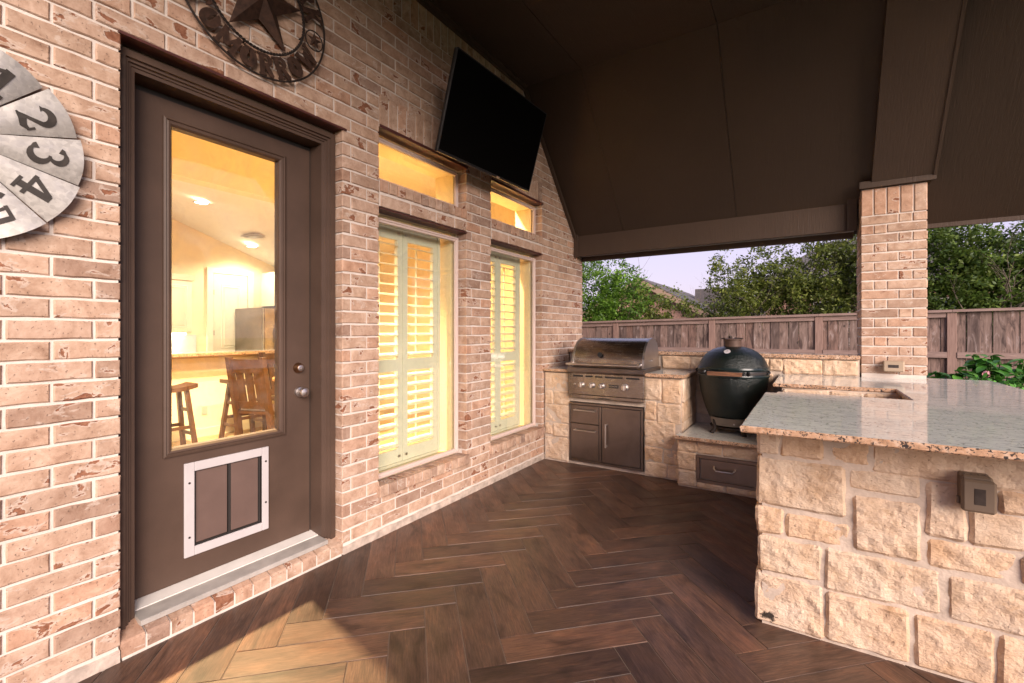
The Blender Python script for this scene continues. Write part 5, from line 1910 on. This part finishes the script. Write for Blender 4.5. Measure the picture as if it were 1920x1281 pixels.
def make_chair():
    t = thing('dining_chair', (0, 0, 0), 'rustic slat back dining chair turned with its back to the glass door', 'dining chair', 'dining chairs round the oak table', local=True)

    def put(mb, n):
        o = mb.build(n, OAK, None); o.parent = t
    put(MB().bbox(-0.23, 0.23, -0.22, 0.24, 0.40, 0.44, 0.008), 'seat')
    for sx in (-1, 1):
        mb = MB()
        x = sx * 0.205
        # raked rear post
        mb.prism([(x - 0.024, -0.20, 0.0), (x - 0.024, -0.25, 0.40), (x - 0.024, -0.36, 1.02), (x - 0.024, -0.30, 1.02), (x - 0.024, -0.19, 0.42), (x - 0.024, -0.14, 0.0)], (0.048, 0, 0))
        put(mb, 'post')
        put(MB().bbox(x - 0.025, x + 0.025, 0.17, 0.22, 0.0, 0.399, 0.004), 'leg')
    def rail(z0, z1, nme):
        y0 = -0.22 - (z0 - 0.42) * 0.19; y1 = -0.22 - (z1 - 0.42) * 0.19
        put(MB().prism([(-0.18, y0, z0), (-0.18, y1, z1), (-0.18, y1 + 0.028, z1), (-0.18, y0 + 0.028, z0)], (0.36, 0, 0)), nme)
    rail(0.85, 1.0, 'top_rail')
    rail(0.46, 0.54, 'lower_rail')
    for x in (-0.11, 0.0, 0.11):
        y0 = -0.22 - (0.54 - 0.42) * 0.19; y1 = -0.22 - (0.85 - 0.42) * 0.19
        put(MB().prism([(x - 0.042, y0 + 0.004, 0.54), (x - 0.042, y1 + 0.004, 0.85), (x - 0.042, y1 + 0.022, 0.85), (x - 0.042, y0 + 0.022, 0.54)], (0.084, 0, 0)), 'slat')
    put(MB().box(-0.19, 0.19, 0.185, 0.205, 0.15, 0.19), 'stretcher')
    return t


ch1 = make_chair()
ch1.location = (-2.60, 2.90, IF); ch1.rotation_euler = (0, 0, R(20))
ch2 = copy_tree(ch1)
ch2.location = (-3.25, 3.62, IF); ch2.rotation_euler = (0, 0, R(-75))
ch2['label'] = 'rustic slat back dining chair on the far side of the oak table'
tb = thing('dining_table', (-2.55, 3.55, IF), 'round honey oak dining table behind the slatted chair', 'table')
MB().lathe([(0.52, 0.835), (0.55, 0.845), (0.55, 0.872), (0.54, 0.88), (0.002, 0.881)], (-2.55, 3.55, 0), 48).build('tabletop', OAK_T, tb, True)
MB().lathe([(0.46, 0.72), (0.46, 0.834)], (-2.55, 3.55, 0), 40).build('apron', OAK, tb, True)
for a in (45, 135, 225, 315):
    x, y = -2.55 + 0.36 * math.cos(R(a)), 3.55 + 0.36 * math.sin(R(a))
    MB().bbox(x - 0.04, x + 0.04, y - 0.04, y + 0.04, IF, 0.719, 0.005).build('leg', OAK, tb)

# ------------------------------------------------------------------ back fence
FYY = 9.35
fence = thing('wood_fence', (1.9, FYY, 0), 'weathered brown board fence with posts and a cap across the back yard', 'fence')


def ftop(x): return 1.600 + (x + 1.6) * 0.0185


def fcap(x): return ftop(x) + 0.035


x = -3.6
bmeshes = []
i = 0
while x < 9.2:
    w = 0.140 + random.uniform(-0.006, 0.004)
    zt = ftop(x) - random.uniform(0.0, 0.008)
    yo = FYY + random.uniform(0, 0.008) + (0.010 if i % 2 else 0.0)
    rn = random.uniform(-0.004, 0.004)
    mb = MB()
    mb.prism([(x + 0.0015 - rn, yo, -0.2), (x + w - 0.0015 - rn, yo, -0.2), (x + w - 0.002 + rn, yo, zt), (x + 0.002 + rn, yo, zt)], (0, 0.016, 0))
    mb.build('board', FENCE, fence)
    x += w; i += 1
px_ = [-2.75, -0.90, 0.97, 2.64, 4.29, 6.1, 7.9]
for p in px_:
    w2 = 0.055
    MB().bbox(p - w2, p + w2, FYY - 0.030, FYY - 0.001, -0.2, ftop(p) - 0.004, 0.004).build('post_board', FENCE_P, fence)
segs = [-3.6] + px_ + [9.2]
for a, c in zip(segs, segs[1:]):
    mb = MB()
    za, zc_ = ftop(a), ftop(c)
    mb.add([(a + 0.002, FYY - 0.055, za), (c - 0.002, FYY - 0.055, zc_), (c - 0.002, FYY + 0.06, zc_), (a + 0.002, FYY + 0.06, za), (a + 0.002, FYY - 0.055, za + 0.038), (c - 0.002, FYY - 0.055, zc_ + 0.038), (c - 0.002, FYY + 0.06, zc_ + 0.038), (a + 0.002, FYY + 0.06, za + 0.038)],
           [(0, 3, 2, 1), (4, 5, 6, 7), (0, 1, 5, 4), (1, 2, 6, 5), (2, 3, 7, 6), (3, 0, 4, 7)])
    mb.build('cap_rail', FENCE_R, fence)
    za, zc_ = ftop(a) - 0.075, ftop(c) - 0.075
    mb = MB()
    mb.add([(a + 0.06, FYY - 0.020, za), (c - 0.06, FYY - 0.020, zc_), (c - 0.06, FYY - 0.002, zc_), (a + 0.06, FYY - 0.002, za), (a + 0.06, FYY - 0.020, za + 0.072), (c - 0.06, FYY - 0.020, zc_ + 0.072), (c - 0.06, FYY - 0.002, zc_ + 0.072), (a + 0.06, FYY - 0.002, za + 0.072)],
           [(0, 3, 2, 1), (4, 5, 6, 7), (0, 1, 5, 4), (1, 2, 6, 5), (2, 3, 7, 6), (3, 0, 4, 7)])
    if a < 4: mb.build('fascia_board', FENCE_R, fence)
    MB().box(a + 0.056, c - 0.056, FYY - 0.040, FYY - 0.002, 1.03, 1.115).build('mid_rail', FENCE_R, fence, fix=False)

# ------------------------------------------------------------------ neighbours' houses
SHING = simple('charcoal_shingle', (0.105, 0.092, 0.092), 0.95, var=0.25, nscale=14)
NBRICK = simple('far_pink_brick', (0.40, 0.225, 0.165), 0.9, var=0.3, nscale=26)
NFASC = simple('tan_fascia', (0.30, 0.20, 0.14), 0.7)


def gable_house(x, y, w, d, eave, ridge, label):
    t = thing('neighbour_house', (x, y, 0), label, 'house')
    MB().prism([(x - w / 2, y, -0.2), (x + w / 2, y, -0.2), (x + w / 2, y, eave), (x, y, ridge), (x - w / 2, y, eave)], (0, d, 0)).build('wall', NBRICK, t)
    for s_ in (-1, 1):
        k = (ridge - eave) / (w / 2)
        ex = w / 2 + 0.35
        MB().prism([(x, y - 0.3, ridge + 0.06), (x + s_ * ex, y - 0.3, ridge - k * ex + 0.06), (x + s_ * ex, y - 0.3, ridge - k * ex + 0.18), (x, y - 0.3, ridge + 0.20)], (0, d + 0.6, 0)).build('roof', SHING, t)
        MB().prism([(x, y - 0.34, ridge - 0.10), (x + s_ * ex, y - 0.34, ridge - k * ex - 0.10), (x + s_ * ex, y - 0.34, ridge - k * ex + 0.14), (x, y - 0.34, ridge + 0.14)], (0, 0.035, 0)).build('fascia', NFASC, t)
    return t


g1 = gable_house(-3.35, 19.0, 9.0, 9, 1.0, 3.45, 'pink brick neighbour house with a tan edged gable beyond the left trees')
MB().prism([(1.2, 24.0, -0.2), (-2.2, 24.0, -0.2), (-2.2, 24.0, 3.5), (-0.4, 24.0, 3.5), (1.2, 24.0, 2.2)], (0, 4, 0)).build('roof', SHING, g1)
g2 = thing('neighbour_house', (3.3, 16.5, 0), 'pink brick neighbour house with grey hipped roof behind the right trees', 'house')
MB().box(1.4, 6.6, 16.0, 22, -0.2, 2.75).build('wall', NBRICK, g2, fix=False)
for a in (2.6, 4.9):
    w_ = MB().box(a, a + 0.9, 15.96, 15.999, 1.0, 2.3).build('window', WHITE, g2, fix=False)
    MB().box(a + 0.06, a + 0.84, 15.945, 15.9595, 1.06, 2.24).build('pane', simple('far_glass', (0.05, 0.06, 0.08), 0.1), w_)
MB().add([(0.9, 15.5, 2.7), (7.1, 15.5, 2.7), (7.1, 22.5, 2.7), (0.9, 22.5, 2.7), (3.0, 18.0, 4.3), (5.2, 18.0, 4.3), (5.2, 20, 4.3), (3.0, 20, 4.3)],
         [(0, 3, 2, 1), (4, 5, 6, 7), (0, 1, 5, 4), (1, 2, 6, 5), (2, 3, 7, 6), (3, 0, 4, 7)]).build('roof', SHING, g2)

# ------------------------------------------------------------------ trees and plants
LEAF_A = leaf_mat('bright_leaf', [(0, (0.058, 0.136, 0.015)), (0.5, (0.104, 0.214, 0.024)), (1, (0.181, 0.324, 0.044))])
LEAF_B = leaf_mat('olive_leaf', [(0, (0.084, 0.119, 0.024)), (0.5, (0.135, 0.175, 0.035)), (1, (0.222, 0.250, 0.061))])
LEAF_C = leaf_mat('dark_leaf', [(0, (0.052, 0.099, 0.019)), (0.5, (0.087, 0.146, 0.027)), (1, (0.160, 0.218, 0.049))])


def leaves(name, lobes, size, mat, parent, dens=1.0, seed=0):
    """lobes: (centre, radii, count, fill). Leaves gather in small sprays inside each lobe."""
    g = np.random.default_rng(seed)
    P = []
    for c, r, cnt, fillv in lobes:
        cnt = int(cnt * dens)
        ncl = max(8, cnt // 26)
        d = g.normal(size=(ncl, 3)); d /= np.linalg.norm(d, axis=1)[:, None]
        rad = g.uniform(fillv, 1.0, ncl) ** 0.6 * (1 + 0.16 * g.normal(size=ncl))
        ctr = np.array(c) + d * rad[:, None] * np.array(r)
        idx = g.integers(0, ncl, cnt)
        P.append(ctr[idx] + g.normal(size=(cnt, 3)) * size * np.array([1.9, 1.9, 1.3]))
    P = np.concatenate(P)
    n = len(P)
    nrm = g.normal(size=(n, 3)) + np.array([0, 0, 0.9]); nrm /= np.linalg.norm(nrm, axis=1)[:, None]
    t = np.cross(nrm, g.normal(size=(n, 3))); t /= np.linalg.norm(t, axis=1)[:, None]
    bt = np.cross(nrm, t)
    L = size * g.uniform(0.7, 1.35, n)[:, None]
    W = L * 0.46
    P = P - np.array(org(parent))
    v = np.empty((n, 4, 3))
    v[:, 0] = P - t * L; v[:, 1] = P + bt * W - nrm * L * 0.12; v[:, 2] = P + t * L; v[:, 3] = P - bt * W - nrm * L * 0.12
    me = bpy.data.meshes.new(name)
    me.vertices.add(n * 4); me.vertices.foreach_set('co', v.reshape(-1))
    me.loops.add(n * 4); me.loops.foreach_set('vertex_index', np.arange(n * 4, dtype=np.int32))
    me.polygons.add(n); me.polygons.foreach_set('loop_start', np.arange(n, dtype=np.int32) * 4)
    me.polygons.foreach_set('loop_total', np.full(n, 4, dtype=np.int32))
    me.update(calc_edges=True)
    me.materials.append(mat)
    return link(bpy.data.objects.new(name, me), parent)


def branch(mb, p, d, ln, r, depth, rr):
    pts = [p]; rad = [r]
    q = Vector(p)
    dd = Vector(d).normalized()
    n = 5
    for i in range(n):
        dd = (dd + Vector((rr.uniform(-.18, .18), rr.uniform(-.18, .18), rr.uniform(-.04, .14)))).normalized()
        q = q + dd * ln / n
        pts.append(q.copy()); rad.append(r * (1 - 0.55 * (i + 1) / n))
    mb.tube(pts, rad, 7 if r > 0.02 else 5)
    if depth > 0:
        for k in range(rr.randint(2, 3)):
            a = rr.uniform(0, 6.28)
            nd_ = (dd + Vector((math.cos(a) * 0.75, math.sin(a) * 0.75, rr.uniform(-0.1, 0.35)))).normalized()
            branch(mb, pts[rr.choice((3, 4, 5))], nd_, ln * rr.uniform(0.6, 0.8), rad[-1] * 0.9, depth - 1, rr)


def tree(x, y, label, lobes, mat, size, trunks=1, th=1.3, seed=0, depth=3, r0=0.06, twigs=None):
    t = thing('tree', (x, y, -0.13), label, 'tree', 'trees beyond the back fence')
    rr = random.Random(seed)
    mb = MB()
    for k in range(trunks):
        a = rr.uniform(0, 6.28)
        d = Vector((math.cos(a) * 0.35, math.sin(a) * 0.35, 1)) if trunks > 1 else Vector((0.05, 0, 1))
        branch(mb, Vector((x + 0.1 * math.cos(a) * (trunks > 1), y + 0.1 * math.sin(a) * (trunks > 1), -0.2)), d, th, r0, depth, rr)
    mb.build('trunk', BARK, t, True)
    leaves('crown', lobes, size, mat, t, seed=seed)
    return t


tree(-2.1, 11.4, 'dense bright green tree over the fence beside the house corner', [((-2.6, 11.4, 2.2), (1.5, 1.2, 1.75), 15000, 0.35), ((-1.5, 11.2, 1.7), (1.0, 0.9, 1.35), 9000, 0.3), ((-1.9, 11.0, 1.2), (1.2, 0.8, 0.9), 6000, 0.3), ((-3.6, 11.8, 2.6), (1.2, 1.0, 1.9), 6000, 0.3)], LEAF_A, 0.040, 1, 1.6, 11)
tree(-0.35, 11.2, 'thin olive shrub with wispy twigs in front of the pink gable', [((-0.75, 11.2, 1.45), (0.75, 0.6, 0.85), 4600, 0.2), ((-0.1, 11.2, 1.25), (0.7, 0.5, 0.75), 2600, 0.15), ((0.25, 11.2, 1.95), (0.55, 0.4, 0.45), 380, 0.1), ((-0.35, 11.2, 2.25), (0.35, 0.4, 0.35), 300, 0.1)], LEAF_B, 0.036, 3, 1.1, 12, r0=0.03)
tree(1.55, 11.6, 'olive crape myrtle with pale bare forked trunks left of the pillar', [((1.15, 11.6, 2.15), (0.75, 0.7, 0.95), 5200, 0.15), ((1.75, 11.8, 2.45), (0.8, 0.7, 0.75), 4200, 0.15), ((0.95, 11.3, 1.55), (0.6, 0.5, 0.55), 2600, 0.15), ((2.3, 11.7, 2.0), (0.7, 0.6, 0.9), 3800, 0.15), ((1.5, 11.6, 3.15), (0.5, 0.4, 0.4), 500, 0.1), ((0.75, 11.5, 2.95), (0.35, 0.3, 0.45), 350, 0.1)], LEAF_B, 0.036, 4, 1.35, 13, depth=4, r0=0.045)
tree(3.1, 12.0, 'fuller green crape myrtle directly behind the brick pillar', [((2.75, 12.0, 2.5), (0.9, 0.8, 1.15), 8000, 0.2), ((3.6, 12.2, 2.7), (0.9, 0.8, 1.1), 8000, 0.2), ((3.1, 11.6, 1.6), (1.2, 0.6, 0.6), 3200, 0.2), ((2.6, 12, 3.4), (0.7, 0.5, 0.4), 900, 0.1)], LEAF_B, 0.037, 4, 1.4, 14, depth=4, r0=0.05)
tree(4.7, 11.4, 'dark green tree over the fence just right of the pillar', [((4.5, 11.4, 2.55), (1.0, 0.9, 1.05), 12000, 0.25), ((5.3, 11.6, 2.2), (1.0, 0.9, 1.05), 10000, 0.25), ((4.6, 11.0, 1.55), (1.3, 0.6, 0.6), 5000, 0.2), ((4.1, 11.5, 3.2), (0.7, 0.6, 0.55), 1600, 0.15)], LEAF_C, 0.038, 3, 1.5, 15, depth=4, r0=0.06)
tree(6.5, 12.0, 'dark green tree at the right edge over the fence', [((6.3, 12.0, 2.55), (1.1, 1.0, 1.0), 12000, 0.25), ((7.4, 12.2, 2.7), (1.3, 1.0, 1.3), 11000, 0.25), ((6.3, 11.5, 1.5), (1.3, 0.6, 0.7), 4500, 0.2)], LEAF_C, 0.040, 3, 1.5, 16, depth=4, r0=0.06)

# hydrangea behind the island
hy = thing('hydrangea', (4.15, 7.0, -0.13), 'leafy green hydrangea with small pink flowers behind the granite counter', 'shrub')
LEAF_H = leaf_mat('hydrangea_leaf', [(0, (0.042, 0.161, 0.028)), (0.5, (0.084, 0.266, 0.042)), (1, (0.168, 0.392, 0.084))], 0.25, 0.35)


def big_leaf_mesh(L=0.075):
    vs = []; fs = []
    n = 6
    for i in range(n + 1):
        u = i / n
        w = L * 0.62 * math.sin(math.pi * min(1, u * 0.93 + 0.05)) ** 0.8
        z = -0.35 * L * (u - 0.25) ** 2 * 2
        vs += [(2 * L * u, -w, z + 0.18 * w), (2 * L * u, 0, z), (2 * L * u, w, z + 0.18 * w)]
    for i in range(n):
        for k in (0, 1):
            fs.append((3 * i + k, 3 * i + k + 1, 3 * i + k + 4, 3 * i + k + 3))
    m_ = bpy.data.meshes.new('leaf')
    m_.from_pydata(vs, [], fs)
    m_.polygons.foreach_set('use_smooth', [True] * len(m_.polygons))
    m_.materials.append(LEAF_H)
    return m_


lm = [big_leaf_mesh(0.062), big_leaf_mesh(0.075), big_leaf_mesh(0.052)]
mb = MB()
rr = random.Random(5)
hl = []
for k in range(30):
    a = rr.uniform(0, 6.28); rad = rr.uniform(0.05, 0.50)
    tip = Vector((4.15 + rad * math.cos(a) * 1.15, 7.0 + rad * math.sin(a) * 0.7, 1.17 - 0.55 * rad ** 2 * 2 + rr.uniform(-0.12, 0.02)))
    mb.tube([(4.15 + rr.uniform(-.1, .1), 7.0 + rr.uniform(-.1, .1), -0.1), (4.15 + rad * 0.6 * math.cos(a), 7.0 + rad * 0.6 * math.sin(a), 0.55), tip], [0.008, 0.006, 0.004], 5)
    for lv in range(9):
        ph = rr.uniform(0, 6.28)
        hl.append((tip + Vector((0, 0, -0.05 * (lv // 3))), (rr.uniform(-0.3, 0.3), rr.uniform(-0.15, 0.65), ph)))
mb.build('stem', simple('green_stem', (0.08, 0.13, 0.03), 0.6), hy)
for p, rt in hl[:270]: at(rr.choice(lm), 'leaf', hy, p, rt)
PINK = simple('pink_petal', (0.62, 0.28, 0.30), 0.7)
for fx_, fy_, fz_ in ((4.33, 6.62, 1.12), (4.40, 6.66, 1.085), (4.05, 6.7, 0.98)):
    mb = MB()
    for k in range(26):
        d = Vector((rr.gauss(0, 1), rr.gauss(0, 1), rr.gauss(0, 1) + 0.5)).normalized() * 0.032
        t_ = d.orthogonal().normalized() * 0.013; u_ = d.cross(t_).normalized() * 0.013
        c = Vector((fx_, fy_, fz_)) + d
        mb.add([c - t_, c - u_, c + t_, c + u_], [(0, 1, 2, 3)])
    mb.build('flower_head', PINK, hy)
# low clipped hedge right of the hydrangea
hb_ = leaves('ground_cover', [((5.1 + 0.5 * k, 6.5 + 0.1 * (k % 3), 0.60), (0.42, 0.40, 0.36), 2600, 0.45) for k in range(-2, 6)], 0.030, LEAF_H, None, seed=31)
tag(hb_, 'low round leaved green hedge right of the hydrangea', 'hedge', kind='stuff')
